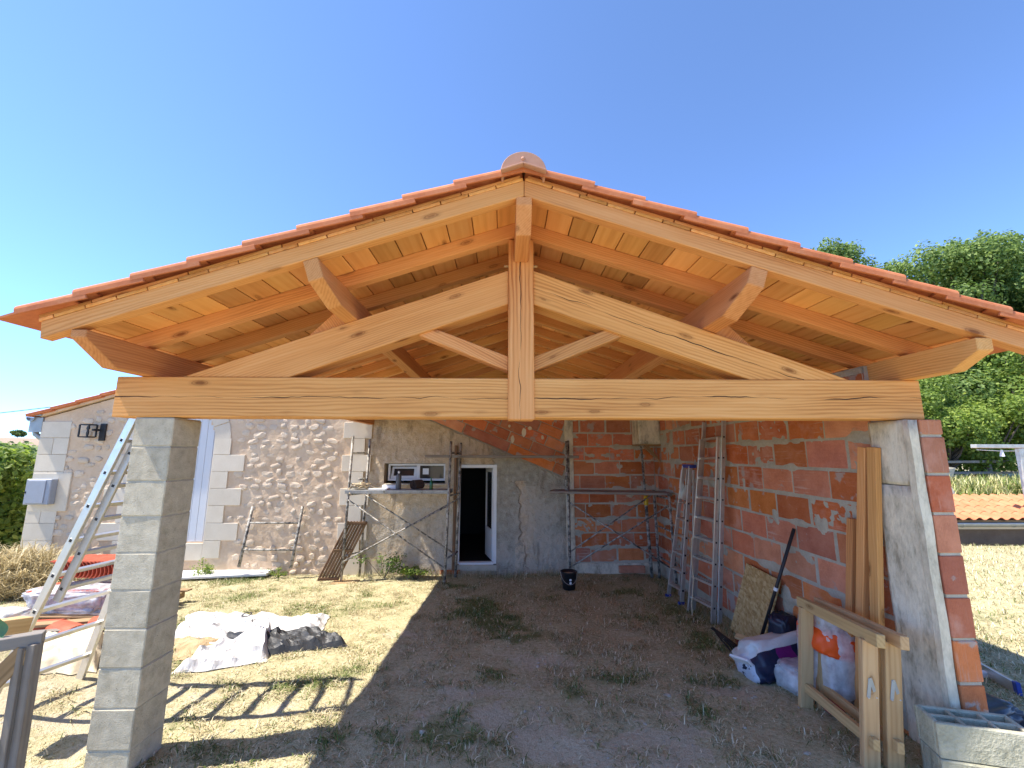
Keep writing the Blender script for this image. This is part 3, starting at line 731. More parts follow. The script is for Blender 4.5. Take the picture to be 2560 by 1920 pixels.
# reveals and dark room behind
rv = MB()
def reveal(b, h, d0, d1, t=.05):
    b.box(h[0]-t, h[0], d0, d1, h[2]-t, h[3]+t); b.box(h[1], h[1]+t, d0, d1, h[2]-t, h[3]+t)
    b.box(h[0], h[1], d0, d1, h[3], h[3]+t); b.box(h[0], h[1], d0, d1, h[2]-t, h[2])
reveal(rv, WIN, YB-.004, YB+.32); reveal(rv, DOOR, YB-.004, YB+.30); rv.obj('reveal', MW['plaster'], ann)
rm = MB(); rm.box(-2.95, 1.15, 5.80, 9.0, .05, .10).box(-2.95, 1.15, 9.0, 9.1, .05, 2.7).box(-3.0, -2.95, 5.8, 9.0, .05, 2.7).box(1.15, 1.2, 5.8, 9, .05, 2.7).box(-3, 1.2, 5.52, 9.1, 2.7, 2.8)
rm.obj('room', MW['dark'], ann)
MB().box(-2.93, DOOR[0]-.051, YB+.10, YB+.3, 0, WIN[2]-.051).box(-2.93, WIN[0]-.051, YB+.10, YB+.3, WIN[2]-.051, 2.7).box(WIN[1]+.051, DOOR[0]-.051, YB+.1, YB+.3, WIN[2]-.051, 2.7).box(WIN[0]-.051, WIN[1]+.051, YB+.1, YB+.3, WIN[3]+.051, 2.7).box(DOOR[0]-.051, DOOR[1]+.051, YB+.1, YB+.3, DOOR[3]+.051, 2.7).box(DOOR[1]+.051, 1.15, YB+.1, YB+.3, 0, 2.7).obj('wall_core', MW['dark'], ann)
# door frame and leaf
df = MB()
df.box(-1.055, -.995, YB+.02, YB+.09, .17, 2.07).box(-.325, -.267, YB+.02, YB+.09, .17, 2.07).box(-.995, -.325, YB+.02, YB+.09, 2.005, 2.07).box(-.995, -.325, YB+.01, YB+.14, .155, .195)
dfo = df.obj('door_frame', MW['pvc'], ann, bevel=.004)
MD = T(-.33, YB+.095, .2) @ RZ(radians(105))      # leaf swung into the room; local x from hinge
dl = MB().box(0, .09, -.022, .022, 0, 1.8).box(.58, .66, -.022, .022, 0, 1.8).box(.09, .58, -.022, .022, 1.71, 1.8).box(.09, .58, -.022, .022, 0, .58).obj('door_leaf', MW['pvc'], ann, MD, bevel=.003)
MB().box(.09, .58, -.008, .008, .58, 1.71).obj('door_pane', MW['glass'], dl, MD)
MB().box(.605, .635, -.05, -.022, .80, .98).tube([(.62, -.04, .9), (.62, -.075, .9), (.50, -.075, .9)], .009, 8).obj('door_handle', MW['alu'], dl, MD)
MB().box(-1.06, -.26, YB-.02, YB+.02, .05, .15).obj('door_step', MW['mortar'], ann, bevel=.004)
beam('door_jamb', (-1.10, YB-.04, .05), (-1.095, YB-.04, 2.45), .05, .045, MW['brownwood'], ann, up=(0, 1, 0))
bs = brick(ann, (-1.15, YB-.03, .035), .38, .06, .07, (1, 0, 0), MW['brick'])
# window: white frame, tilted sash on the left, fixed pane on the right
wf = MB(); wx0, wx1, wz0, wz1 = -2.48, -1.31, 1.745, 2.085
wf.box(wx0, wx1, YB+.12, YB+.17, wz1-.04, wz1).box(wx0, wx1, YB+.12, YB+.17, wz0, wz0+.045).box(wx0, wx0+.045, YB+.12, YB+.17, wz0+.045, wz1-.04).box(wx1-.04, wx1, YB+.12, YB+.17, wz0+.045, wz1-.04).box(-1.905, -1.835, YB+.12, YB+.17, wz0+.045, wz1-.04)
wo = wf.obj('window_frame', MW['pvc'], ann, bevel=.003)
MB().box(-1.835, wx1-.04, YB+.14, YB+.15, wz0+.045, wz1-.04).obj('window_pane', MW['glass'], wo)
MS = T(-2.17, YB+.15, wz0+.045) @ RX(radians(-20))
ws = MB().box(-.255, .255, -.02, .02, 0, .05).box(-.255, .255, -.02, .02, .20, .245).box(-.255, -.205, -.02, .02, .05, .20).box(.205, .255, -.02, .02, .05, .20).obj('window_sash', MW['pvc'], wo, MS, bevel=.003)
MB().box(-.205, .205, -.006, .006, .05, .20).obj('sash_pane', MW['glass'], ws, MS)
MB().box(-2.5, -1.28, YB-.03, YB+.12, 1.66, 1.70).obj('window_sill', MW['concrete'], ann, bevel=.005)
MB().box(-1.78, -1.66, YB+.136, YB+.1395, 1.87, 1.99).obj('pane_sticker', MW['white'], wo)
# brick infill above the diagonal, laid on the slope
MB().prism([(-2.93, 3.46), (1.14, 1.76), (1.14, 3.6), (-1.6, 3.6), (-2.93, 3.17)], YB+.04, YB+.24).obj('infill_core', MW['mortar'], ann, fix=True)
MB().prism([(-1.6, 3.602), (1.14, 3.602), (1.14, 3.78), (0, 4.14)], YB-.01, YB+.2).obj('gable_board', MW['fir_plank'], ann, fix=True)
td = Vector((1, 0, -.42)).normalized(); tn = Vector((.42, 0, 1)).normalized()
for row in range(6):
    v0 = .03+.215*row; Lb = 1.0 if row == 0 else .5
    uu = -.35 if row == 0 else -1.2+.26*(row % 2)
    while uu < 3.2:
        c = Vector((-1.6, YB+.07, 2.93))+td*(uu+Lb/2)+tn*(v0+.1)
        xe = c.x+Lb/2*td.x
        if xe < 1.12 and c.z < 3.6 and c.x > -2.6 and zdiag(c.x) < c.z+.05:
            brick(ann, c, Lb-.016, .1, .198, td, MW['brick'])
        elif c.x-Lb/2 < .9 and xe >= 1.12 and c.z < 3.6:
            cut = (1.10-(c.x-Lb/2*td.x))/td.x
            if cut > .12:
                c2 = Vector((-1.6, YB+.07, 2.93))+td*(uu+cut/2)+tn*(v0+.1); brick(ann, c2, cut-.016, .1, .198, td, MW['brick'])
        uu += Lb
# plaster splashes on the infill
for (x, z, w_, h_) in ((.28, 2.72, .05, .1), (.40, 2.80, .05, .04), (-.02, 2.85, .03, .03), (.05, 2.58, .04, .09), (.66, 2.62, .03, .05)):
    b = MB(); n = 10; pts = [(x+w_*cos(2*pi*i/n)*random.uniform(.7, 1.1), z+h_*sin(2*pi*i/n)*random.uniform(.7, 1.1)) for i in range(n)]
    b.prism(pts, YB+.006, YB+.03).obj('plaster_splash', MW['quoin'], ann, fix=True)

# ------------------------------------------------------------------ right-hand back wall of bricks
bw = thing('brick_back_wall', (2.1, 5.55, .1), 'shaded hollow-brick wall behind the right-hand scaffold', 'wall')
MB().prism([(1.27, -.2), (2.93, -.2), (2.93, 3.17), (1.27, 3.74)], YB+.02, YB+.2).obj('wall_core', MW['mortar'], bw, fix=True)
P_, f_ = mortar_sheet(1.27, 2.93, .0, 3.2, .022, 83, lambda u_, o_, z_: np.stack([u_, YB-o_, z_], 1))
me = np_mesh('mortar_bed', P_, f_[:, ::-1]); me.materials.append(MW['mortar']); mk('mortar_bed', me, None, bw)
me = cast(.165, .12, 4.0, .006, 8); me.materials.append(MW['concrete']); mk('concrete_tie', me, None, bw, T(1.2, YB+.045, 1.8))
MB().box(1.27, 2.93, YB-.025, YB+.05, -.2, Z9-.008).obj('plinth', MW['concrete'], bw, bevel=.008)
for cc in range(0, 13):
    zc = Z9+CR*cc+CR/2; xx = 1.28; first = True
    while xx < 2.9:
        L = BL
        if first: L = (.30, .12, .42, .22)[cc % 4]
        L = min(L, 2.925-xx)
        if L > .07 and zc < ZA-SR*(xx+L/2)-.06: brick(bw, (xx+L/2, YB+.1, zc), L, .2, BH-random.choice((0, .008)), (1, 0, 0), MW['brick'])
        xx += L+random.choice((.01, .014, .035)); first = False
# ceiling of the corner: concrete pad on struts that carries the purlin end
cb = thing('concrete_corbel', (2.72, 5.2, 2.46), 'concrete pad on struts in the corner under the roof', 'corbel')
me = cast(.425, .44, .62, .005, 12, 8); me.materials.append(MW['concrete']); mk('pad', me, None, cb, T(2.712, 5.243, 2.79))
MB().box(2.495, 2.925, 5.01, 5.46, 2.452, 2.476).obj('base_board', MW['sawn'], cb)
beam('strut', (2.60, 5.06, 2.44), (2.90, 5.06, 2.14), .04, .04, MW['sawn'], cb); beam('strut', (2.72, 5.22, 2.44), (2.91, 5.22, 2.2), .04, .04, MW['sawn'], cb)
# ================================================================== stone house on the left
hs = thing('stone_house', (-6.1, 6, 0), 'rubble stone house gable with pale dressed quoins and arched blue shutter', 'house')
HX0, HX1 = -9.36, -2.93
def zgab(x): return 3.02+.30*(x+9.36) if x < -5.1 else 4.298-.42*(x+5.1)
ARX0, ARX1, ARZ, ARB = -7.33, -5.93, 2.57, .59; ARR = (ARX1-ARX0)/2; ARC = (ARX0+ARX1)/2
def in_arch(x, z, m=0): return (ARX0-m < x < ARX1+m and ARB-m < z <= ARZ) or (z > ARZ and hypot(x-ARC, z-ARZ) < ARR+m)
def ystone(x, z): return YB-.005+.015*mnoise.noise(Vector((x*1.6, z*1.6, 9)))+.008*mnoise.noise(Vector((x*7, z*7, 2)))
wall_grid('mortar_face', HX0, HX1, -.3, 4.4, .05, [], lambda x: zgab(x)-.03, ystone, MW['lime'], hs, keep=lambda x, z: not in_arch(x, z, -.02))
MB().prism([(HX0, -.3), (HX0, 3.0), (-5.1, 4.25), (HX1, 3.35), (HX1, -.3)], YB+.42, 13.5).obj('house_body', MW['lime'], hs, fix=True)
MB().box(HX0, HX0+.06, YB+.03, YB+.42, -.3, 2.98).obj('side_wall', MW['lime'], hs)
# quoins
def quoin(x0, x1, z0, z1, y=YB-.028):
    key = ('q', round(x1-x0, 3), round(z1-z0, 3))
    if key not in _bc:
        me = MB().box(-(x1-x0)/2, (x1-x0)/2, -.04, .04, -(z1-z0)/2, (z1-z0)/2).mesh('quoin', bevel=.005); me.materials.append(MW['quoin']); _bc[key] = me
    mk('quoin', _bc[key], None, hs, T((x0+x1)/2, y+.04, (z0+z1)/2))
ZQ = [-.03+.3275*k for k in range(11)]
for k in range(10):
    z0, z1 = ZQ[k], ZQ[k+1]-.006
    if z1 < 3.15:
        xl, xr_ = -9.38, (-8.80 if True else 0)
        if k % 2: quoin(xl, -9.1, z0, z1); quoin(-9.094, xr_, z0, z1)
        else: quoin(xl, xr_, z0, z1)
    long = k % 2 == 0
    quoin(-3.37 if long else -3.21, -2.80 if long else -2.93, z0, z1, YB-.03)
    if .25 < z0 < 2.4:
        quoin(ARX1, -5.30 if long else -5.6, z0, z1); quoin(-7.96 if long else -7.66, ARX0, z0, z1)
quoin(ARX0, ARX1, .26, .575)
quoin(ARX1-.0+.002, -5.30, .26, .618) if False else None
# arch voussoirs
nv = 9
for i in range(nv):
    a0 = pi*i/nv+.006; a1 = pi*(i+1)/nv-.006; seg = 4
    pts = [(ARC+ARR*cos(a0+(a1-a0)*j/seg), ARZ+ARR*sin(a0+(a1-a0)*j/seg)) for j in range(seg+1)]+[(ARC+(ARR+.31)*cos(a1-(a1-a0)*j/seg), ARZ+(ARR+.31)*sin(a1-(a1-a0)*j/seg)) for j in range(seg+1)]
    MB().prism(pts, YB-.028, YB+.25).obj('voussoir', MW['quoin'], hs, bevel=.004, fix=True)
# shutter leaves in the arch, vertical boards
pts = [(ARX0+.004, ARB-.01), (ARX1-.004, ARB-.01)]+[(ARC+(ARR-.004)*cos(pi*j/16), ARZ+(ARR-.004)*sin(pi*j/16)) for j in range(17)]
sh = MB().prism(pts, YB+.06, YB+.10).obj('shutter', MW['shutter'], hs, fix=True)
for x in np.arange(ARX0+.14, ARX1-.05, .14):
    zt_ = ARZ+sqrt(max(ARR**2-(x-ARC)**2, 0))-.03
    MB().box(x-.067, x+.067, YB+.05, YB+.07, ARB, zt_-.02).obj('shutter_board', MW['shutter'], sh, bevel=.003)
# rubble stones in the mortar: irregular flattened lumps
def stone_mesh(seed):
    rs = random.Random(seed); bm = bmesh.new(); bmesh.ops.create_icosphere(bm, subdivisions=2, radius=1)
    k = rs.uniform(2.2, 3.2)
    for v in bm.verts:
        p = v.co.copy(); e = .62
        q = Vector([math.copysign(abs(c)**e, c) for c in p])
        q *= 1+.38*mnoise.noise(p*k+Vector((seed, 0, 0)))+.14*mnoise.noise(p*k*2.3+Vector((0, seed, 0)))
        v.co = q
    me = bpy.data.meshes.new('stone'); bm.to_mesh(me); bm.free(); me.polygons.foreach_set('use_smooth', [rs.random() < .5]*len(me.polygons)); me.materials.append(MW['rubble']); return me
SM = [stone_mesh(i) for i in range(10)]
spots = []
rs = random.Random(11)
z = .0
while z < 3.9:
    h = rs.uniform(.07, .14); x = HX0+.5
    while x < HX1-.35:
        w_ = rs.uniform(.10, .25)
        xc = x+w_/2; zc = z+h/2+rs.uniform(-.03, .03)
        bad = in_arch(xc, zc, .34) or zc > zgab(xc)-.15
        lg = int((zc+.03)/.3275) % 2 == 0
        if zc < 2.6 and (xc > ARX0-(.74 if lg else .45) and xc < ARX1+(.74 if lg else .45)): bad = True
        if xc+w_/2 > (-3.44 if lg else -3.27): bad = True
        if not bad and rs.random() < .74: spots.append((xc, zc, w_, h))
        x += w_+rs.uniform(.02, .10)
    z += h+rs.uniform(.012, .03)
def vis_rank(s):
    x, zz = s[0], s[1]
    return (0 if (-5.4 < x < -3.2 and zz < 2.9) else 1 if (x < -7.6 and zz < 3.3) else 2, zz)
spots.sort(key=vis_rank)
rest = MB()
for i, (x, zz, w_, h) in enumerate(spots):
    prot = rs.uniform(-.005, .011)
    M = T(x, YB-.0+.006, zz) @ RY(rs.uniform(-.35, .35)) @ Matrix.Diagonal((w_*.5, prot+.022, h*.46, 1))
    M = T(0, -prot*.2, 0) @ M
    me = SM[rs.randrange(10)]
    if i < 298: mk('stone', me, None, hs, M)
    else: rest.add([M @ v.co for v in me.vertices], [tuple(p.vertices) for p in me.polygons])
if rest.V: o = rest.obj('rubble_field', MW['rubble'], hs); o['kind'] = 'stuff'
# roof edge tiles along the left slope, gutter and downpipe
gth = atan(.30)
for k in range(9):
    x0 = -9.62+.46*k
    M = frame((x0, YB+.02, zgab(x0)+.03+.035), (cos(gth), 0, sin(gth)), (-sin(gth), 0, cos(gth))) @ RY(radians(2.5))
    MB().box(0, .52, -.16, .35, -.012, .012).prism([(0, .012), (.5, .012), (.5, .05), (0, .05)], -.16, -.02).obj('roof_tile', MW['terracotta'], hs, M, bevel=.008)
for k in range(6):
    x0 = -9.62+.46*k
beam('verge_mortar', (-9.4, YB-.02, zgab(-9.4)+.02), (-5.2, YB-.02, zgab(-5.2)+.02), .10, .05, MW['lime'], hs)
MB().box(-9.75, -5.05, YB+.30, 13.4, -.03, .03, T(-9.36, 0, 3.08) @ RY(-gth) @ T(9.36, 0, 0)).obj('roof_slope', MW['terracotta'], hs)
MB().box(-5.05, 1.3, YB+.44, 13.4, -.03, .03, T(-5.1, 0, 4.42) @ RY(atan(.42)) @ T(5.1, 0, 0)).obj('roof_slope', MW['terracotta'], hs)
gt = MB(); n = 10
pr = [(-9.60+.085*cos(pi+pi*i/n), 2.995+.085*sin(pi+pi*i/n)) for i in range(n+1)]
pr2 = [(-9.60+.075*cos(2*pi-pi*i/n), 2.998+.075*sin(2*pi-pi*i/n)) for i in range(n+1)]
gt.prism(pr+pr2, YB-.06, 12).obj('gutter', MW['zinc'], hs, fix=True)
MB().box(-9.66, -9.36, YB-.09, YB+.02, 3.02, 3.05, T(0, 0, 0)).box(-9.62, -9.37, YB-.035, YB+.02, 2.70, 2.99).obj('gutter_end', MW['zinc'], hs)
MB().tube([(-9.60, YB+.1, 2.95), (-9.62, YB+.08, 2.80), (-9.58, YB+.08, 2.66), (-9.47, YB+.10, 2.58), (-9.42, YB+.12, 2.50)], .05, 10).obj('downpipe', MW['zinc'], hs, smooth=True)
# wall lantern and meter box
ln = thing('wall_lantern', (-8.2, YB-.06, 2.7), 'black square-framed wall lantern on the stone gable', 'lamp')
MB().box(-8.21, -8.10, YB-.05, YB-.015, 2.53, 2.87).obj('back_plate', MW['blackmetal'], ln, bevel=.004)
fr = MB(); lx0, lx1, ly0, ly1, lz0, lz1 = -8.40, -8.23, YB-.26, YB-.09, 2.60, 2.84; t = .011
for xx in (lx0, lx1):
    for yy in (ly0, ly1): fr.box(xx-t, xx+t, yy-t, yy+t, lz0, lz1)
for zz in (lz0, lz1):
    for yy in (ly0, ly1): fr.box(lx0+t, lx1-t, yy-t, yy+t, zz-t, zz+t)
    for xx in (lx0, lx1): fr.box(xx-t, xx+t, ly0+t, ly1-t, zz-t, zz+t)
fr.box(-8.24, -8.20, YB-.18, YB-.05, 2.72, 2.76).obj('cage', MW['blackmetal'], ln)
MB().lathe([(.02, 0), (.024, .05), (.014, .1), (.03, .14), (.02, .2)], 10, T(-8.315, YB-.175, 2.63)).obj('lamp_holder', MW['blackmetal'], ln, smooth=True)
mb = thing('meter_box', (-9.1, YB-.1, 1.3), 'grey plastic electricity meter box on the house corner', 'meter box')
MB().box(-9.34, -8.86, YB-.16, YB-.03, 1.31, 1.79).obj('casing', MW['greybox'], mb, bevel=.012)
MB().box(-9.29, -8.95, YB-.175, YB-.158, 1.335, 1.765).obj('lid', MW['greybox'], mb, bevel=.006)
MB().box(-9.325, -9.305, YB-.17, YB-.158, 1.52, 1.56).obj('lock', MW['black'], mb)
MB().box(-9.37, -8.63, YB-.034, YB+.02, 1.17, 1.905).obj('surround', MW['quoin'], mb, bevel=.01)
# overhead wire
wv = thing('overhead_wire', (-14, 12, 4), 'thin dark overhead cable rising behind the house roof', 'cable')
p0 = Vector((-19, 12.0, 3.55)); p1 = Vector((-5.0, 12.0, 6.3)); pts = [p0.lerp(p1, i/16)-Vector((0, 0, .35*sin(pi*i/16))) for i in range(17)]
MB().tube(pts, .014, 6).obj('wire', MW['black'], wv)

# ================================================================== low tiled building at the lower right
lb = thing('low_outbuilding', (12, 8, -1.6), 'low outbuilding with wavy orange tile roof and zinc gutter', 'building')
EY, EZ = 6.55, .80; th = atan(.29)
MB().box(9.2, 17, 6.85, 7.95, -2.2, .78).obj('wall', rough_mat('eave_shade_render', [(.3, (.15, .11, .08)), (.7, (.24, .18, .13))], 3, 30), lb)  # dark brown carries the shade below the gutter in the wall colour
beam('fascia', (9.0, 6.68, .66), (17.1, 6.68, .66), .03, .13, MW['quoin'], lb)
n = 10
pr = [(EY-.04+.075*cos(pi+pi*i/n), EZ-.05+.075*sin(pi+pi*i/n)) for i in range(n+1)]; pr2 = [(EY-.04+.066*cos(2*pi-pi*i/n), EZ-.047+.066*sin(2*pi-pi*i/n)) for i in range(n+1)]
Mg = Matrix(((0, 1, 0, 0), (1, 0, 0, 0), (0, 0, 1, 0), (0, 0, 0, 1)))
gt = MB().prism(pr+pr2, 8.95, 17.1); gt.V = [(v[1], v[0], v[2]) for v in gt.V]; gt.obj('gutter', MW['zinc'], lb, fix=True)
for x in (10.2, 11.4, 12.6): 
    MB().tube([(x, EY-.04+.079*cos(pi+pi*i/8), EZ-.05+.079*sin(pi+pi*i/8)) for i in range(9)], .008, 6).obj('gutter_bracket', MW['zinc'], lb)
def wave_tile():
    b = MB(); n = 10; V = []; F = []
    for x in (0, .42):
        for i in range(n+1):
            a = i/n; zz = .045*max(sin(pi*min(a/.62, 1)), 0)-.012*(a > .62)*sin(pi*(a-.62)/.38); V.append((a*.252, x, zz))
    V2 = [(v[0], v[1], v[2]-.012) for v in V]; m_ = n+1; V = V+V2; k = 2*m_
    for i in range(n):
        F.append((i, i+1, m_+i+1, m_+i)); F.append((k+i, k+m_+i, k+m_+i+1, k+i+1)); F.append((i, k+i, k+i+1, i+1)); F.append((m_+i, m_+i+1, k+m_+i+1, k+m_+i))
    F.append((0, m_, k+m_, k)); F.append((n, k+n, k+m_+n, m_+n))
    return b.add(V, F).mesh('roof_tile', fix=True)
wme = wave_tile(); wme.materials.append(MW['terracotta_old'])
for r_ in range(4):
    for c_ in range(31):
        x = 9.05+.25*c_
        y0 = EY-.06+.345*r_*cos(th); z0 = EZ+.03+.345*r_*sin(th)
        mk('roof_tile', wme, None, lb, T(x, y0, z0+.012) @ RX(th-.035))
MB().box(9.0, 17.0, EY+.02, 8.0, -.04, .0, T(0, 0, EZ-EY*0) @ T(0, EY, 0) @ RX(th) @ T(0, -EY, 0)).obj('roof_deck', MW['sawn'], lb)

# white clothes-line frame
cl = thing('clothesline_post', (12.45, 7.0, .3), 'pale metal clothesline post with a top bar beyond the wall', 'post')
MB().box(12.42, 12.56, 6.95, 7.05, -1.7, 2.44).obj('post', MW['alu_dull'], cl, bevel=.01)
MB().box(11.35, 13.9, 6.93, 7.07, 2.44, 2.53).obj('bar', MW['alu_dull'], cl, bevel=.01)
MB().tube([(11.4, 6.98, 2.40), (12.0, 6.98, 2.37), (12.9, 6.98, 2.38)], .008, 6).obj('line', MW['white'], cl)
pg = MB().tube([(12.0, 6.97, 2.40), (12.0, 6.97, 2.24)], [.02, .05], 6).obj('peg_bag', MW['white'], cl)
# ================================================================== pixel helpers (a pixel gives a direction; depth from what it touches)
CAMO = Vector((-.1307, -3.1784, 2.2959)); FPX = 1051.33
def ray(x, y): return f+r*((x-1280)/FPX)+u*((960-y)/FPX)
def on(x, y, ax, v):
    d = ray(x, y); i = 'XYZ'.index(ax); t = (v-CAMO[i])/d[i]; return CAMO+d*t
def gpt(x, y, dz=0.0):
    z = .15
    for _ in range(8):
        p = on(x, y, 'Z', z+dz); z = gz1(p.x, p.y)
    return on(x, y, 'Z', z+dz)

# ================================================================== scaffolds
def tube_part(name, a, b, rad, parent, mat='scaff', n=8): return MB().tube([a, b], rad, n).obj(name, MW[mat], parent, smooth=True)
s1 = thing('scaffold', (-2.05, 5.1, 0), 'paint-spattered scaffold in front of the small window, with tools on its deck', 'scaffold', 'scaffolds by the back wall')
FLx, FRx = -3.02, -1.14
LEG = {'a': ((-3.05, 4.93, 0), (-2.995, 4.93, 2.62)), 'b': ((-2.86, 5.34, -.02), (-2.80, 5.34, 2.57)), 'c': ((-1.165, 4.73, .01), (-1.11, 4.73, 2.52)), 'd': ((-1.03, 5.25, -.01), (-.98, 5.25, 2.5))}
for k in 'abcd': tube_part('leg', *LEG[k], .024, s1)
for z in (2.30, 1.53, .45): 
    tube_part('crossbar', (-3.02, 4.93, z), (-2.83, 5.34, z), .017, s1); tube_part('crossbar', (-1.13, 4.73, z), (-1.0, 5.25, z), .017, s1)
pd = MB().box(-3.06, -1.12, 4.86, 5.24, 1.555, 1.565).box(-3.06, -1.12, 4.86, 4.866, 1.565, 1.62).box(-3.06, -1.12, 5.234, 5.24, 1.565, 1.62).box(-3.06, -1.12, 4.87, 5.23, 1.612, 1.62)
pd.obj('deck', MW['scaff_plank'], s1, bevel=.002)
for x in (-2.35, -1.65): MB().box(x, x+.012, 4.852, 4.859, 1.56, 1.618).obj('deck_seam', MW['scaff'], s1)
for (a, b) in (((-3.0, 4.90, 1.44), (-1.16, 4.72, .28)), ((-3.02, 4.90, .36), (-1.14, 4.70, 1.36)), ((-2.83, 5.30, 1.50), (-1.03, 5.22, .40)), ((-2.84, 5.31, .42), (-1.02, 5.21, 1.42))): tube_part('brace', a, b, .0135, s1)
tube_part('stub', (-2.83, 5.34, 1.80), (-2.95, 5.24, 1.79), .02, s1)
MB().box(-3.2, -2.75, 4.78, 5.05, -.02, .012, T(0, 0, 0)).obj('foot_board', MW['sawn'], s1)
s2 = thing('scaffold', (1.9, 4.9, 0), 'rusty scaffold with a wooden plank deck in front of the brick corner', 'scaffold', 'scaffolds by the back wall')
L2 = {'a': ((1.09, 4.9, 0), (1.06, 4.9, 2.53)), 'b': ((1.13, 5.2, 0), (1.14, 5.2, 2.55)), 'c': ((2.84, 4.42, .02), (2.79, 4.42, 1.60)), 'd': ((2.79, 5.1, 0), (2.76, 5.1, 1.60))}
for k in 'abcd': tube_part('leg', *L2[k], .024, s2)
for z in (2.0, 1.5, 1.0, .5): tube_part('crossbar', (1.075, 4.9, z), (1.135, 5.2, z), .017, s2)
for z in (1.5, .95, .4): tube_part('crossbar', (2.81, 4.42, z), (2.775, 5.1, z), .017, s2)
MB().box(-1.08, 1.08, -.10, .10, -.022, .022).obj('deck_plank', MW['oldwood'], s2, T(1.80, 4.72, 1.585) @ RZ(-.18), bevel=.004)
MB().box(-1.05, 1.05, -.10, .10, -.022, .022).obj('deck_plank', MW['oldwood'], s2, T(1.84, 4.95, 1.587) @ RZ(-.18), bevel=.004)
for (a, b) in (((1.12, 4.88, 1.38), (2.80, 4.42, .32)), ((1.10, 4.9, .52), (2.72, 5.08, 1.52)), ((1.13, 4.88, .28), (2.79, 4.42, 1.40)), ((1.14, 5.18, 1.36), (2.75, 5.08, .35))): tube_part('brace', a, b, .0135, s2)
tube_part('spigot', (1.055, 4.9, 1.62), (1.055, 4.9, 1.95), .034, s2)
# plank bridging both scaffolds
bp_ = MB().box(-1.46, 1.46, -.10, .10, -.026, .026).obj('scaffold_plank', MW['oldwood'], None, T(-.16, 5.0, 2.235) @ RY(.003), bevel=.005)
tag(bp_, 'long weathered plank spanning between the two scaffolds above the door', 'plank')
# things on the left deck
DZ = 1.62
rp = MB()
for k in range(16):
    cx, cy = -2.87+random.uniform(-.05, .12), 5.03+random.uniform(-.05, .05); a0 = random.uniform(0, 6.28); ra, rb = random.uniform(.06, .13), random.uniform(.05, .09)
    pts = [(cx+ra*cos(a0+t*.42), cy+rb*sin(a0+t*.42), DZ+.03+k*.0055+.012*sin(t*.9+k)) for t in range(17)]; rp.tube(pts, .011, 6)
rp.tube([(-2.8, 5.03, DZ+.10), (-2.66, 5.0, DZ+.09), (-2.55, 4.98, DZ+.035), (-2.46, 4.97, DZ+.012)], .011, 6)
rp.tube([(-2.96, 4.95, DZ+.05), (-3.0, 4.90, DZ+.03), (-2.97, 4.86, DZ-.06), (-2.93, 4.85, DZ-.09)], .011, 6)
tag(rp.obj('rope_coil', MW['rope'], None, smooth=True), 'coil of cream rope heaped on the scaffold deck', 'rope')
o = MB().box(-.17, .17, -.10, .10, 0, .022).obj('board_offcut', MW['white'], None, T(-2.47, 4.99, DZ+.001) @ RZ(.03), bevel=.004); tag(o, 'thin pale board lying flat on the deck beside the rope', 'board')
o = MB().box(-.15, .15, -.05, .05, 0, .075).obj('foam_block', MW['white'], None, T(-2.30, 5.14, DZ+.001) @ RZ(-.02), bevel=.008); tag(o, 'pale foam slab on the deck below the window', 'slab')
cn = thing('mortar_can', (-2.12, 5.02, DZ), 'tall dark grey bottle with white cap on the deck', 'bottle')
MB().lathe([(.048, 0), (.05, .01), (.05, .24), (.044, .265), (.02, .285), (.018, .30)], 18, T(-2.12, 5.02, DZ)).obj('bottle_body', plain('grey_plastic', (.10, .105, .11), .5), cn, smooth=True)
MB().lathe([(.02, 0), (.02, .03), (.014, .04)], 14, T(-2.12, 5.02, DZ+.298)).obj('cap', MW['white'], cn, smooth=True)
rl = thing('felt_roll', (-1.77, 5.04, DZ), 'dark brown roll of felt lying on the deck', 'roll')
pts = []; b = MB(); V = []; F = []; n = 46
for j, y in enumerate((0, .22)):
    for i in range(n):
        a = i*.42; rr = .022+.0031*i*.55; V.append((rr*cos(a), y, rr*sin(a)))
for j, y in enumerate((0, .22)):
    for i in range(n):
        a = i*.42; rr = .022+.0031*i*.55-.006; V.append((rr*cos(a), y, rr*sin(a)))
for i in range(n-1): F += [(i, i+1, n+i+1, n+i), (2*n+i, 3*n+i, 3*n+i+1, 2*n+i+1), (i, 2*n+i, 2*n+i+1, i+1), (n+i, n+i+1, 3*n+i+1, 3*n+i)]
b.add(V, F).obj('sheet', plain('brown_felt', (.075, .05, .045), .85), rl, T(-1.83, 4.95, DZ+.098) @ RZ(-.55))
gb = thing('green_bottle', (-1.5, 5.0, DZ), 'small green glass bottle at the door end of the deck', 'bottle')
MB().lathe([(.03, 0), (.032, .01), (.032, .115), (.026, .145), (.013, .175), (.012, .215), (.014, .22)], 16, T(-1.5, 5.0, DZ)).obj('glass', MW['green'], gb, smooth=True)
# scaffold frame leaning on the stone wall
sf = thing('tubular_frame', (-5.0, 5.2, 0), 'grey tubular scaffold end frame leaning on the stone wall', 'frame')
fa, fb_ = on(597, 1418, 'Y', 5.12), on(727, 1420, 'Y', 5.12); ta, tb_ = on(632, 1266, 'Y', 5.40), on(757, 1266, 'Y', 5.40)
tube_part('leg', fa, ta, .028, sf); tube_part('leg', fb_, tb_, .028, sf)
for k in (.28, .72): tube_part('crossbar', fa.lerp(ta, k), fb_.lerp(tb_, k), .019, sf)
for k in (.33, .80):
    for (p, q, s) in ((fa, ta, 1), (fb_, tb_, -1)): c_ = p.lerp(q, k); tube_part('pin', c_, c_+Vector((.07*s, -.01, 0)), .009, sf)
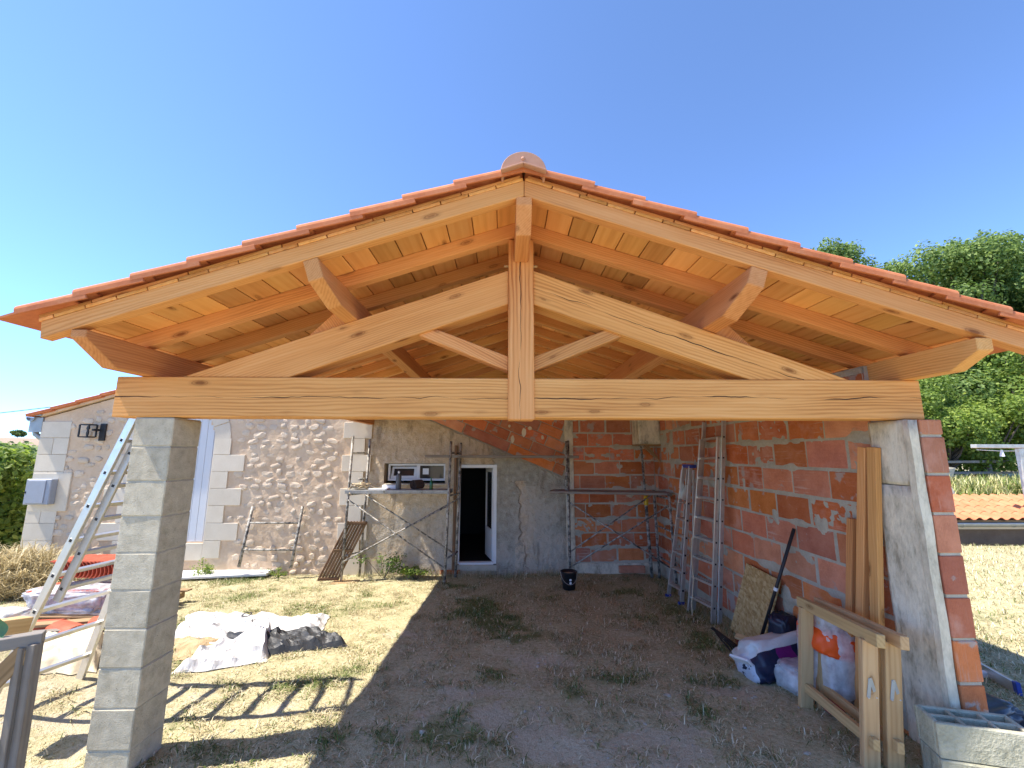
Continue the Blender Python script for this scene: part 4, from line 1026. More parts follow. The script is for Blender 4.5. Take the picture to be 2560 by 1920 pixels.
# brown slatted shutter leaning on the scaffold leg
ss = thing('slatted_shutter', (-3.4, 5, 0), 'dark brown slatted wooden panel leaning on the scaffold leg', 'panel')
B0 = on(795, 1452, 'Y', 4.86); B1 = B0+Vector((.20, .26, 0)); T0 = on(872, 1303, 'Y', 4.98)
dv = (T0-B0); wv_ = Vector((.30, .10, -.02)); nv_ = dv.cross(wv_).normalized()
for k in range(7):
    p = B0+wv_*(k/6.0); beam('slat', p, p+dv, .043, .022, MW['brownwood'], ss, up=nv_)
for k in (.03, .5, .97): beam('rail', B0+dv*k-nv_*.024, B0+dv*k+wv_-nv_*.024, .05, .024, MW['brownwood'], ss, up=nv_)
# bucket
bk = thing('bucket', (.99, 4.43, .03), 'black builder bucket on the ground in front of the scaffold', 'bucket')
zb = gz1(.99, 4.43)
MB().lathe([(.0, 0), (.105, 0), (.138, .27), (.146, .275), (.146, .285), (.132, .285), (.102, .01), (0, .012)], 22, T(.99, 4.43, zb), cap=False).obj('pail', MW['black'], bk, smooth=True)
MB().tube([(.99+.14*cos(a), 4.43-.012-.13*sin(a), zb+.27-.17*sin(a)) for a in [pi*i/14 for i in range(15)]], .004, 6).obj('handle', MW['alu_dull'], bk)
MB().lathe([(.0, 0), (.128, 0)], 18, T(.99, 4.43, zb+.235), cap=False).obj('mortar_dregs', MW['mortar'], bk)
for dz in (.12, .17): MB().lathe([(.0, 0), (.02, 0), (.0, .006)], 8, T(1.0, 4.43-.121-.03*dz, zb+dz) @ RX(pi/2)).obj('splash', MW['white'], bk)
# steel prop under the corbel
pp_ = thing('steel_prop', (2.6, 5.1, 0), 'adjustable steel prop with yellow collar standing in the brick corner', 'prop')
tube_part('outer_tube', (2.66, 5.14, -.02), (2.60, 5.10, 1.32), .030, pp_); tube_part('inner_tube', (2.60, 5.10, 1.32), (2.545, 5.06, 2.44), .022, pp_)
MB().lathe([(.04, 0), (.045, .02), (.045, .14), (.038, .18)], 12, T(2.602, 5.10, 1.32)).obj('collar', MW['yellow'], pp_, smooth=True)
MB().box(2.47, 2.61, 5.0, 5.12, 2.436, 2.446).obj('head_plate', MW['scaff'], pp_)
o = brick(None, (2.35, 5.36, .09), .50, .06, .13, (1, 0, 0), MW['brick']); o.name = 'loose_brick'; tag(o, 'single flat brick leaning at the foot of the brick corner', 'brick')

# ================================================================== ladders
def ladder(t, lf, lt, rf, rt, spacing, start, depth, thick, nrm, rung=.03, mat='alu'):
    for (a, b) in ((lf, lt), (rf, rt)): beam('stile', a, b, depth, thick, MW[mat], t, up=(rf-lf).normalized(), b=.003)
    L = (lt-lf).length; n = int((L-start)/spacing)
    for k in range(n+1):
        q = (start+k*spacing)/L
        if q > .985: break
        a = lf.lerp(lt, q); b = rf.lerp(rt, q); d = (b-a).normalized()
        M = frame((a+b)/2, d, (lt-lf)); W_ = (b-a).length
        mb_ = MB().box(-W_/2-thick/2-.002, W_/2+thick/2+.002, -rung/2, rung/2, -rung/2, rung/2); mb_.m = 1
        for s in (-1, 1): mb_.box(s*(W_/2+thick/2)+(.0005 if s > 0 else -.004), s*(W_/2+thick/2)+(.004 if s > 0 else -.0005), -rung*.36, rung*.36, -rung*.36, rung*.36)  # black squares put the shade inside the hollow rung ends into colour
        mb_.obj('rung', [MW[mat], MW['black']], t, M)
ld = thing('extension_ladder', (-4.0, .8, .3), 'two-section aluminium ladder leaning behind the concrete block pillar', 'ladder')
zl, zr_ = gz1(-4.1, .469), gz1(-3.93, 1.07)
def lad_line(x0, z0, sl_, y, za, zb_): return Vector((x0+(za-z0)*sl_, y, za)), Vector((x0+(zb_-z0)*sl_, y, zb_))
lf, lt = lad_line(-3.301, 2.537, .352, .469, zl-.01, 2.92); rf, rt = lad_line(-3.931, .33, .24, 1.069, zr_-.01, 2.92)
nn = Vector((1, 0, -.3)).normalized()
ladder(ld, lf, lt, rf, rt, .285, .22, .078, .026, nn)
q = .32
lf2, lt2 = lf.lerp(lt, q)+nn*.085+Vector((0, .035, 0)), lt+nn*.085+Vector((0, .035, .02)); rf2, rt2 = rf.lerp(rt, q)+nn*.085-Vector((0, .035, 0)), rt+nn*.085-Vector((0, .035, -.02))
ladder(ld, lf2, lt2, rf2, rt2, .285, .10, .07, .024, nn, mat='alu_dull')
# ladder on the brick wall
l2 = thing('extension_ladder', (2.65, 3.0, .1), 'tall two-section aluminium ladder leaning on the brick wall', 'ladder')
lf = gpt(1724, 1528); rf = gpt(1783, 1560); lt = on(1741, 1100, 'X', 2.80); rt = on(1772, 1095, 'X', 2.80)
lt = Vector((2.80, lf.y-.16, 2.50)); rt = Vector((2.80, rf.y-.19, 2.52))
ladder(l2, lf, lt, rf, rt, .28, .2, .07, .025, None)
off = Vector((.07, .03, 0)); off2 = Vector((.07, -.03, 0))
ladder(l2, lf+off+Vector((0, -.0, .0)), lt+off+Vector((.005, 0, .26)), rf+off2, rt+off2+Vector((.005, 0, .26)), .28, .2, .062, .022, None, mat='alu_dull')
MB().tube([lf.lerp(lt, .42)+Vector((-.05, -.02, 0)), lf.lerp(lt, .33)+Vector((-.06, -.06, 0)), lf.lerp(lt, .2)+Vector((-.05, -.16, 0)), lf.lerp(lt, .08)+Vector((-.08, -.22, 0)), lf+Vector((-.05, -.2, .02))], .008, 6).obj('cord', MW['rope'], l2)
# stepladder
st = thing('stepladder', (2.6, 3.7, .05), 'aluminium stepladder with blue top and blue feet beside the tall ladder', 'stepladder')
a0 = gpt(1671, 1492); b0 = gpt(1704, 1512); a1 = Vector((2.76, a0.y-.30, 2.10)); b1 = Vector((2.76, b0.y-.12, 2.10))
for (p, q_) in ((a0, a1), (b0, b1)):
    beam('stile', p, q_, .06, .024, MW['alu'], st, up=(b0-a0).normalized(), b=.003)
    MB().box(-.045, .045, -.022, .022, -.02, .045).obj('foot', MW['blue'], st, T(p) , bevel=.006)
for k in range(6):
    q_ = .10+.125*k; p = a0.lerp(a1, q_); p2 = b0.lerp(b1, q_); beam('tread', p+Vector((.02, 0, 0)), p2+Vector((.02, 0, 0)), .09, .028, MW['alu'], st)
    MB().box(-.006, .006, -.012, .012, -.012, .012).obj('tread_end', MW['black'], st, T(p2+Vector((-.0, -.018, 0))) @ RZ(pi/2))
for (p, q_) in ((a0+Vector((.18, 0, .02)), a1+Vector((.05, 0, -.05))), (b0+Vector((.18, 0, .02)), b1+Vector((.05, 0, -.05)))): beam('back_leg', p, q_, .04, .02, MW['alu_dull'], st, up=(0, 1, 0))
beam('platform', a0.lerp(a1, .80)+Vector((.03, 0, 0)), b0.lerp(b1, .80)+Vector((.03, 0, 0)), .02, .24, MW['alu_dull'], st, up=(.35, 0, 1))
beam('top_cap', a1+Vector((.03, .02, .0)), b1+Vector((.03, -.02, .0)), .11, .05, MW['blue'], st)
beam('label_plate', a1.lerp(a0, .03)+Vector((-.034, 0, 0)), a1.lerp(a0, .17)+Vector((-.034, 0, 0)), .018, .002, MW['white'], st, up=(-1, 0, 0), b=.0005)

# ================================================================== right side clutter
ob = thing('osb_panel', (2.8, 2.2, .1), 'strand-board sheet leaning on the brick wall', 'board')
c0 = gpt(1827, 1576); c1 = gpt(1906, 1614); c0.x = min(c0.x, 2.76); c1.x = min(c1.x, 2.80); h = Vector((.10, -.02, .93)); e = (c1-c0); 
bm0 = MB(); nrm_ = e.cross(h).normalized(); pts = [c0, c1, c1+h, c0+h]
tt = .018
c0 = min((on(1827, yy_, 'X', 2.74) for yy_ in range(1540, 1640, 2)), key=lambda p_: abs(p_.z-gz1(p_.x, p_.y))); c1 = min((on(1908, yy_, 'X', 2.76) for yy_ in range(1560, 1680, 2)), key=lambda p_: abs(p_.z-gz1(p_.x, p_.y)))
d0 = on(1868, 1408, 'X', 2.87); d1 = on(1950, 1451, 'X', 2.87)
ob_m = frame((c0+c1+d0+d1)/4, (c1-c0).cross(d0-c0), (d0-c0)); inv_ = ob_m.inverted(); qq = [inv_ @ p_ for p_ in (c0, c1, d1, d0)]
t2 = MB(); t2.add([(-tt/2, p_.y, p_.z) for p_ in qq]+[(tt/2, p_.y, p_.z) for p_ in qq], [(0, 1, 2, 3), (7, 6, 5, 4), (0, 4, 5, 1), (1, 5, 6, 2), (2, 6, 7, 3), (3, 7, 4, 0)]); t2.obj('sheet', MW['osb'], ob, ob_m, fix=True, bevel=.002)
br = thing('push_broom', (2.75, 1.8, .1), 'black-handled broom with red bristles leaning by the strand board', 'broom')
h0 = gpt(1893, 1626, .06); h1 = on(1985, 1322, 'X', 2.90)
MB().tube([h0, h1], .017, 10).obj('handle', MW['black'], br, smooth=True)
MB().tube([h0.lerp(h1, .50), h0.lerp(h1, .525)], .021, 10).obj('tape', MW['white'], br)
hd = gpt(1880, 1618, .05); MB().box(-.17, .17, -.035, .035, 0, .03).obj('head', MW['pine'], br, T(hd+Vector((0, 0, .05))) @ RZ(-1.0) @ RX(.5), bevel=.004)
bb = MB()
for i in range(26):
    for j in range(4):
        x = -.165+.33*i/25; y = -.028+.018*j; bb.tube([(x, y, 0), (x+random.uniform(-.008, .008), y+random.uniform(-.01, .01), -.075)], .0042, 3)
bo = bb.obj('bristles', MW['redplastic'], br, T(hd+Vector((0, 0, .05))) @ RZ(-1.0) @ RX(.5)); 
cbn = thing('black_bars', (2.5, 2.3, .1), 'bundle of thin black rods lying on the grass at the foot of the wall', 'rods')
for k in range(7):
    a = gpt(1785+random.uniform(-8, 8), 1568+k*2.5, .02); b = gpt(1880+random.uniform(-10, 10), 1648+k*3, .02); b.x -= .02*k
    m_ = (a+b)/2+Vector((random.uniform(-.03, .03), 0, .02)); MB().tube([a, m_, b], .009, 6).obj('rod', MW['black'], cbn, smooth=True)
# sacks
def sack(L, Wd, H, seed, crumple=.06, cuts=5, sub=4, e=.55, sharp=3.0):
    bm = bmesh.new(); bmesh.ops.create_icosphere(bm, subdivisions=sub, radius=1)
    for v in bm.verts:
        p = v.co.copy(); q = Vector([math.copysign(abs(c)**e, c) for c in p])
        n1 = mnoise.noise(p*1.6+Vector((seed, 0, 0))); n2 = abs(mnoise.noise(p*sharp+Vector((0, seed, 0)))); n3 = abs(mnoise.noise(p*sharp*2.3+Vector((0, 0, seed))))
        q *= 1+crumple*(1.6*n1-2.2*n2-1.0*n3)
        q.z = max(q.z, -.82)
        v.co = Vector((q.x*L/2, q.y*Wd/2, q.z*H/2))
    me = bpy.data.meshes.new('sack'); bm.to_mesh(me); bm.free(); me.polygons.foreach_set('use_smooth', [True]*len(me.polygons)); return me
def sack_mat():
    m = NT('printed_sack'); c = m.coord(0); x, y, z = m.sep(c)[:3]; n = m.noise(c, 14, 4)
    zz = m.math('ADD', m.math('ADD', z, m.math('MULTIPLY', x, -.10)), m.math('MULTIPLY', y, -.25)); wh = m.math('GREATER_THAN', m.math('ADD', z, m.math('MULTIPLY', y, .55)), -.01)
    col = m.mix(wh, (.012, .016, .045), (.60, .59, .57))
    pu = m.math('MULTIPLY', m.math('GREATER_THAN', x, -.12), m.math('MULTIPLY', m.math('LESS_THAN', x, .06), m.math('MULTIPLY', m.math('LESS_THAN', m.math('ADD', z, m.math('MULTIPLY', y, .55)), -.01), m.math('GREATER_THAN', m.math('ADD', z, m.math('MULTIPLY', y, .55)), -.19))))
    col = m.mix(pu, col, (.18, .012, .14))
    en = m.math('LESS_THAN', x, -.36); col = m.mix(m.math('MULTIPLY', en, m.math('GREATER_THAN', n, .46)), col, (.5, .52, .58))
    m.P('Base Color', col); m.P('Roughness', .42); m.P('Specular IOR Level', .45); m.bump(m.noise(c, 22, 3), .4, .02); return m.mat
sk = thing('cement_sack', (2.5, 1.35, .15), 'crumpled white, navy and purple paper sack slumped on the grass', 'sack')
me = sack(.80, .46, .42, 2, .10); me.materials.append(sack_mat())
skp = Vector((2.60, 1.34, gz1(2.5, 1.4)+.16)); SKM = T(skp) @ RZ(.10) @ RX(-.35) @ RY(-.14)
sko = mk('body', me, None, sk, SKM)
MB().box(-.06, .02, -.11, .10, -.01, .012, RZ(.3)).obj('torn_flap', MW['white'], sk, SKM @ T(-.42, -.06, .04) @ RY(.8), bevel=.003)
def text_obj(s, size, mat, parent, M, name='lettering', ext=.0015):
    cu = bpy.data.curves.new(name, 'FONT'); cu.body = s; cu.size = size; cu.extrude = ext; cu.align_x = 'CENTER'; cu.align_y = 'CENTER'
    tmp = bpy.data.objects.new('tmp', cu); COL.objects.link(tmp); dg = bpy.context.evaluated_depsgraph_get()
    me = bpy.data.meshes.new_from_object(tmp.evaluated_get(dg)); bpy.data.objects.remove(tmp); me.materials.clear(); me.materials.append(mat)
    return mk(name, me, None, parent, M)
text_obj('NO', .06, MW['white'], sk, SKM @ T(-.03, -.25, -.09) @ RX(pi/2))
dots = MB()
for i in range(3):
    for j in range(3):
        if (i, j) != (2, 2): dots.box(-.21+.02*i, -.198+.02*i, -.245, -.225, -.03-.022*j, -.018-.022*j)
dots.obj('printed_dots', MW['white'], sk, SKM)
bgs = thing('clear_bag', (2.65, .95, .16), 'small clear plastic rubbish bag on the grass against the sack', 'bag')
me = sack(.42, .36, .26, 5, .09); me.materials.append(MW['clear']); mk('film', me, None, bgs, T(2.62, 1.02, gz1(2.62, 1.02)+.11) @ RZ(.4))
me = sack(.26, .22, .15, 6, .08); me.materials.append(MW['white']); mk('contents', me, None, bgs, T(2.62, 1.02, gz1(2.62, 1.02)+.085))
bg2 = thing('clear_bag', (2.75, .75, .16), 'tall clear plastic bag with an orange band behind the wooden trestles', 'bag')
gzb = gz1(2.75, .75)
me = sack(.40, .42, .85, 8, .10); me.materials.append(MW['clear']); mk('film', me, None, bg2, T(2.74, .80, gzb+.38) @ RZ(.2))
me = sack(.28, .30, .55, 9, .08); me.materials.append(plain('pale_rubbish', (.50, .46, .46), .6)); mk('contents', me, None, bg2, T(2.74, .80, gzb+.30))
me = sack(.405, .425, .24, 10, .06); me.materials.append(MW['orange']); mk('orange_wrap', me, None, bg2, T(2.735, .795, gzb+.50) @ RY(.25))
me = sack(.13, .12, .1, 12, .05); me.materials.append(MW['redplastic']); mk('red_scrap', me, None, bg2, T(2.60, .62, gzb+.06))
dk = thing('dark_jacket', (2.8, 1.3, .2), 'dark navy cloth bundle behind the paper sack', 'cloth')
me = sack(.26, .26, .46, 14, .1); me.materials.append(MW['navy']); mk('cloth', me, None, dk, T(2.79, 1.50, gz1(2.76, 1.22)+.28) @ RZ(.4))
# leaning timbers
for i, (tx, ty, fx, fy, X_, w_, hh, lab) in enumerate(((2160, 1118, 2152, 1785, 2.885, .075, .055, 'long fir board leaning on the wall beside the concrete post'), (2184, 1118, 2198, 1775, 2.885, .085, .05, 'wide fir timber leaning against the concrete post'), (2130, 1296, 2124, 1750, 2.885, .065, .05, 'shorter fir batten leaning on the bricks'))):
    tp = on(tx, ty, 'X', X_); ft = min((on(fx, yy_, 'X', 2.80) for yy_ in range(1650, 1900, 2)), key=lambda p_: abs(p_.z-gz1(p_.x, p_.y)))
    o = beam('leaning_timber', ft-Vector((0, 0, .01)), tp, w_, hh, MW['fir'], None, up=(1, 0, 0)); tag(o, lab, 'timber', 'timbers leaning by the post')
# folded pine trestles
def trestle(dx, dy, label):
    t = thing('wooden_trestle', (2.36+dx, .36+dy, .2), label, 'trestle', 'pine trestles')
    f0 = Vector((2.44+dx, .74+dy, gz1(2.44, .74)-.01)); f1 = Vector((2.34+dx, -.02+dy, gz1(2.34, 0)-.01)); up_ = Vector((.10, 0, .86)).normalized()
    H = .80; al = (f1-f0).normalized(); 
    for fp in (f0, f1): beam('post', fp, fp+up_*H, .10, .05, MW['pine'], t, up=al)
    a_ = f0+up_*(H+.03)-al*.10; b_ = f1+up_*(H+.03)+al*.13; beam('top_rail', a_, b_, .055, .085, MW['pine'], t, up=up_)
    a_ = f0+up_*.17; b_ = f1+up_*.17+al*.07; beam('low_rail', a_-Vector((.0, 0, 0)), b_, .042, .07, MW['pine'], t, up=up_)
    # hinge plates on the end post
    e0 = f1+up_*.50+al*.026
    for s in (-1, 1): beam('hinge_arm', e0+Vector((0, 0, .06)), e0+Vector((s*.028, 0, -.06)), .022, .004, MW['zinc'], t, up=al, b=.001)
    for (p_, q_) in ((0, .06), (-.028, -.06), (.028, -.06)): MB().lathe([(.006, 0), (.004, .004)], 8, T(e0+Vector((p_, -.003, q_))) @ RX(pi/2)).obj('hinge_screw', MW['alu'], t)
    return t
trestle(0, 0, 'pale pine trestle standing in front of the other by the leaning timbers')
trestle(.135, -.03, 'pale pine trestle tucked behind the other against the concrete post')
# hollow concrete blocks at the foot of the post
def hollow_block(name, M, label):
    t = thing(name, M.translation, label, 'block', 'loose concrete blocks')
    L, Wd, H, w_ = .50, .22, .20, .03
    b = MB(); b.box(-L/2, L/2, -Wd/2, -Wd/2+w_, -H/2, H/2).box(-L/2, L/2, Wd/2-w_, Wd/2, -H/2, H/2).box(-L/2, L/2, -.012, .012, -H/2+.001, H/2-.002)
    for x in (-L/2, L/2-w_): b.box(x, x+w_, -Wd/2+w_, Wd/2-w_, -H/2, H/2)
    for x in (-.085, .085): b.box(x-.012, x+.012, -Wd/2+w_, Wd/2-w_, -H/2+.001, H/2-.001)
    b.box(-L/2+w_, L/2-w_, -Wd/2+w_, Wd/2-w_, -H/2+.002, -H/2+.03)
    b.obj('shell', MW['block_pale'], t, M, bevel=.006); return t
gb0 = gz1(2.95, -.25)
hollow_block('concrete_block', T(2.86, -.25, gb0+.095) @ RZ(-.30), 'weathered hollow concrete block lying under another one')
hollow_block('concrete_block', T(2.865, -.235, gb0+.298) @ RZ(-.27), 'weathered hollow concrete block with open cells on top of another')
dbg = thing('rubble_bag', (3.75, .5, .2), 'black crumpled sheet lying outside the end of the brick wall', 'sheet')
me = sack(.55, .42, .2, 21, .14, sub=4); me.materials.append(MW['navy']); mk('sheet', me, None, dbg, T(3.72, .50, gz1(3.7, .5)+.06) @ RZ(.3))
lv = thing('straightedge', (4.6, 1.2, .2), 'long aluminium straightedge with blue end cap on the grass', 'straightedge')
a_ = gpt(2440, 1662, .05); b_ = gpt(2538, 1718, .05); beam('bar', a_, b_, .03, .10, MW['alu'], lv); d_ = (b_-a_).normalized(); beam('end_cap', b_, b_+d_*.05, .036, .106, MW['blue'], lv)
a_ = gpt(2442, 1686, .03); MB().box(-.1, .1, -.03, .03, -.02, .03).obj('grip', MW['pvc'], lv, T(a_), bevel=.006)
# ================================================================== left side clutter
# white panels on the ground
for i, (dz, lab) in enumerate(((.03, 'white lacquered door panel lying under another on the grass'), (.085, 'white lacquered door panel lying on top of another on the grass'))):
    pa, pb_, pc, pd_ = [on(x, y, 'Z', gz1(-5, 5)+dz) for x, y in ((428, 1428-i*1), (698-i*4, 1419-i*1), (668-i*3, 1436-i*2), (414, 1447-i*2))]
    t = MB(); P_ = [pa, pb_, pc, pd_]; th_ = .04
    V = [p-Vector((0, 0, th_)) for p in P_]+P_; t.add(V, [(0, 1, 2, 3), (7, 6, 5, 4), (0, 4, 5, 1), (1, 5, 6, 2), (2, 6, 7, 3), (3, 7, 4, 0)])
    o = t.obj('door_panel', MW['white'], None, fix=True, bevel=.004); tag(o, lab, 'panel', 'white panels on the grass')
def cloth(name, P, nu, nv, hfun, mat, label, cat, seed, ragged=.06, base=.01, smooth=False):
    "sheet over the ground from four corner points (world xy), with folds"
    V = []; F = []
    for j in range(nv+1):
        for i in range(nu+1):
            a, b = i/nu, j/nv
            w_ = ragged*(mnoise.noise(Vector((a*4, b*4, seed)))); a2 = a+w_*.6; b2 = b+ragged*mnoise.noise(Vector((a*4, b*4, seed+9)))
            p = (P[0]*(1-a2)+P[1]*a2)*(1-b2)+(P[3]*(1-a2)+P[2]*a2)*b2
            h_ = hfun(a, b, p)
            V.append((p.x, p.y, gz1(p.x, p.y)+base+h_))
    for j in range(nv):
        for i in range(nu): k = j*(nu+1)+i; F.append((k, k+1, k+nu+2, k+nu+1))
    F = [t_ for q in F for t_ in (((q[0], q[1], q[2]), (q[0], q[2], q[3])) if (q[0]*7 % 5) < 3 else ((q[0], q[1], q[3]), (q[1], q[2], q[3])))]
    b = MB().add(V, F); o = b.obj(name, mat, None, smooth=smooth); return tag(o, label, cat)
def ridged(p, s, sc, warp=.5):
    q = Vector((p.x*sc, p.y*sc, s)); q += mnoise.noise_vector(q*.7)*warp; v = 1-abs(mnoise.noise(q))*2.2; return max(v, 0)
def tarp_mat(name, col, rough, prt=None):
    m = NT(name); c = m.coord(0); n = m.noise(c, 18, 4)
    m.P('Base Color', m.mix(m.ramp(n, [(.4, 0), (.8, .3)]), col, (col[0]*.7, col[1]*.68, col[2]*.62))); m.P('Roughness', rough); m.P('Specular IOR Level', .35); m.bump(m.noise(c, 9, 4), .5, .02); return m.mat
MW['tarp_w'] = tarp_mat('white_tarp', (.66, .66, .65), .5); MW['tarp_k'] = tarp_mat('black_tarp', (.035, .037, .039), .5); MW['cream'] = tarp_mat('cream_sheet', (.66, .56, .38), .5)
edge = lambda a, b: min(1, 12*min(a, 1-a))*min(1, 10*min(b, 1-b))
PA = [gpt(*p) for p in ((428, 1600), (806, 1578), (826, 1540), (470, 1538))]
cloth('white_tarp', PA, 44, 18, lambda a, b, p: edge(a, b)*(.01+.06*ridged(p, 1, 3.4)*ridged(p, 2, 1.6)+.03*ridged(p, 3, 5)**2+.04*abs(mnoise.noise(p*8))), MW['tarp_w'], 'white tarpaulin spread on the grass behind the black sheet', 'tarpaulin', 1)
_t = bpy.data.objects['white_tarp']
pt = gpt(616, 1540, .12); text_obj('O', .16, MW['blackmetal'], _t, T(pt.x, pt.y, gz1(pt.x, pt.y)+.135) @ RZ(-.1) @ RX(.18), 'printed_letter')
pt = gpt(632, 1551, .12); text_obj('x', .12, MW['blackmetal'], _t, T(pt.x, pt.y, gz1(pt.x, pt.y)+.125) @ RZ(-.1) @ RX(.18), 'printed_letter')
sandm = rough_mat('yellow_sand', [(.3, (.36, .25, .13)), (.6, (.48, .36, .21)), (.8, (.56, .44, .28))], 7, 60, bump=.8, bdist=.02, var=0)
PS = [gpt(*p) for p in ((428, 1655), (575, 1650), (560, 1588), (432, 1598))]
cloth('sand_heap', PS, 30, 24, lambda a, b, p: .01+.06*sin(pi*a)*sin(pi*b)+.03*mnoise.noise(p*7)+.012*mnoise.noise(p*19), sandm, 'low heap of yellow sand between the tarpaulins', 'sand', 4, .08, -.01)
PB = [gpt(*p) for p in ((650, 1640), (873, 1618), (838, 1590), (540, 1588))]
cloth('black_tarp', PB, 40, 16, lambda a, b, p: edge(a, b)*(.02+.08*ridged(p, 5, 3.6)*ridged(p, 6, 1.8)+.05*ridged(p, 7, 4.5)**2+.05*sin(pi*b)*(1-a*.5)+.03*abs(mnoise.noise(p*7))), MW['tarp_k'], 'crumpled black plastic sheet lying on the grass', 'sheet', 5)
PC = [gpt(*p) for p in ((424, 1690), (668, 1656), (684, 1590), (520, 1612))]
def hc(a, b, p): return edge(a, b)*(.02+.07*ridged(p, 11, 3.0)*ridged(p, 12, 1.8)+.05*ridged(p, 13, 4.5)**2+.18*b*sstep(.35, 1, a))
cloth('front_tarp', PC, 36, 20, lambda a, b, p: float(hc(a, b, p)), MW['tarp_w'], 'bunched white tarpaulin folded up in front of the sand heap', 'tarpaulin', 8)
PD = [gpt(*p) for p in ((60, 1690), (240, 1684), (262, 1590), (100, 1612))]
cloth('cream_sheet', PD, 26, 16, lambda a, b, p: edge(a, b)*(.03+.13*ridged(p, 21, 1.8)+.02*ridged(p, 23, 5)), MW['cream'], 'cream plastic sheet heaped under the leaning ladder', 'sheet', 13, smooth=True)
# old grey sawhorse
sh_ = thing('old_sawhorse', (-3.25, -.4, .3), 'weathered grey wooden sawhorse at the edge of the lawn', 'sawhorse')
gsh = gz1(-3.1, -.3)
beam('leg', (-3.018, -.285, gsh-.02), (-3.03, -.285, 1.13), .05, .06, MW['oldwood'], sh_, up=(0, 1, 0)); beam('leg', (-3.064, -.305, gsh-.02), (-3.078, -.305, 1.12), .045, .06, MW['oldwood'], sh_, up=(0, 1, 0))
beam('leg', (-3.75, -.85, gsh-.02), (-3.75, -.85, 1.12), .06, .085, MW['oldwood'], sh_, up=(0, 1, 0))
beam('top_rail', (-3.02, -.25, 1.15), (-3.88, -.80, 1.15), .07, .07, MW['oldwood'], sh_); beam('stretcher', (-3.1, -.32, .58), (-3.8, -.84, .58), .04, .09, MW['oldwood'], sh_); beam('brace', (-3.06, -.30, 1.10), (-3.55, -.62, .34), .035, .10, MW['sawn'], sh_)
o = beam('sawn_beam', on(-40, 1580, 'Y', .1), on(62, 1565, 'Y', .32), .12, .13, MW['pine'], None); tag(o, 'short thick pale sawn beam resting behind the old sawhorse', 'beam')
g0 = on(20, 1600, 'Y', -.35)
gl = MB(); 
V = []; F = []
for j in range(9):
    for i in range(5):
        a, b = i/4-.5, j/8; V.append((g0.x-.10+a*.10*sin(pi*(b*.8+.1))+.03*b, g0.y+.02*sin(b*5)+.02*a, 1.17+.13-b*.17+.01*sin(9*a+4*b)))
for j in range(8):
    for i in range(4): k = j*5+i; F.append((k, k+1, k+6, k+5))
tag(gl.add(V, F).obj('green_rag', MW['greencloth'], None, smooth=True), 'green rag hanging over the rail of the old sawhorse', 'rag')
# pallets of roof tiles
def stile_mesh():
    b = MB(); n = 8; V = []; F = []
    for x in (0, .40):
        for q_ in (0, 1):
            for i in range(n+1):
                a = pi*i/n; rr = .115-.014*q_; V.append((x, -rr*cos(a), rr*.62*sin(a)))
    m_ = n+1
    for i in range(n): F += [(i, 2*m_+i, 2*m_+i+1, i+1), (m_+i, m_+i+1, 3*m_+i+1, 3*m_+i), (i, i+1, m_+i+1, m_+i), (2*m_+i, 3*m_+i, 3*m_+i+1, 2*m_+i+1)]
    F += [(0, m_, 3*m_, 2*m_), (n, 2*m_+n, 3*m_+n, m_+n)]
    return b.add(V, F).mesh('loose_tile', fix=True)
tme = stile_mesh(); tme.materials.append(MW['terracotta_new'])
TX, TY = -5.55, 3.1; tz = gz1(TX, TY)
pal = thing('pallet', (TX, TY, tz), 'low wooden pallet under the stacks of red roof tiles', 'pallet')
for k in range(6): MB().box(-.75, .75, -.05, .05, 0, .022).obj('board', MW['sawn'], pal, T(TX, TY-.5+.2*k, tz+.11), bevel=.002)
for k in (-.6, 0, .6): MB().box(-.05, .05, -.55, .55, 0, .10).obj('bearer', MW['sawn'], pal, T(TX+k, TY, tz+.008), bevel=.003)
lab = 'curved red roof tile standing in the row on the pallet'
for k in range(22):
    o = mk('loose_tile', tme, None, None, T(TX-.55+.052*k, TY-.30, tz+.135+.115+.24) @ RY(radians(78)) @ T(-.2, 0, 0) @ RX(0)); tag(o, lab, 'tile', 'tiles in the upper row')
    o.matrix_basis = T(TX-.58+.052*k, TY-.05, tz+.60) @ RZ(.0) @ RY(radians(72)) @ RZ(pi/2) @ T(-.2, 0, 0)
for k in range(22):
    o = mk('loose_tile', tme, None, None, T(TX-.62+.055*k, TY-.25, tz+.28) @ RY(radians(74)) @ RZ(pi/2) @ T(-.2, 0, 0)); tag(o, 'curved red roof tile packed in the lower row under plastic film', 'tile', 'tiles in the lower row')
tt_ = [(-5.05, 2.35, .12, .3), (-5.35, 2.25, .15, -.4), (-4.75, 2.5, .05, 1.2), (-5.8, 2.3, .2, .1)]
for k, (x, y, dz, a_) in enumerate(tt_):
    o = mk('loose_tile', tme, None, None, T(x, y, gz1(x, y)+.03) @ RZ(a_)); tag(o, 'curved red roof tile lying loose in front of the pallet', 'tile', 'loose tiles by the pallet')
flm = thing('plastic_film', (TX, TY, tz+.1), 'crumpled clear film wrapped round the lower tile row', 'film')
me = sack(1.32, .62, .34, 31, .12, sub=5, e=.5, sharp=4); me.materials.append(MW['clear']); mk('film', me, None, flm, T(TX-.02, TY-.25, tz+.27))
me = sack(.7, .5, .22, 33, .14, sub=4); me.materials.append(MW['clear']); mk('film_end', me, None, flm, T(TX-.75, TY-.6, tz+.12))
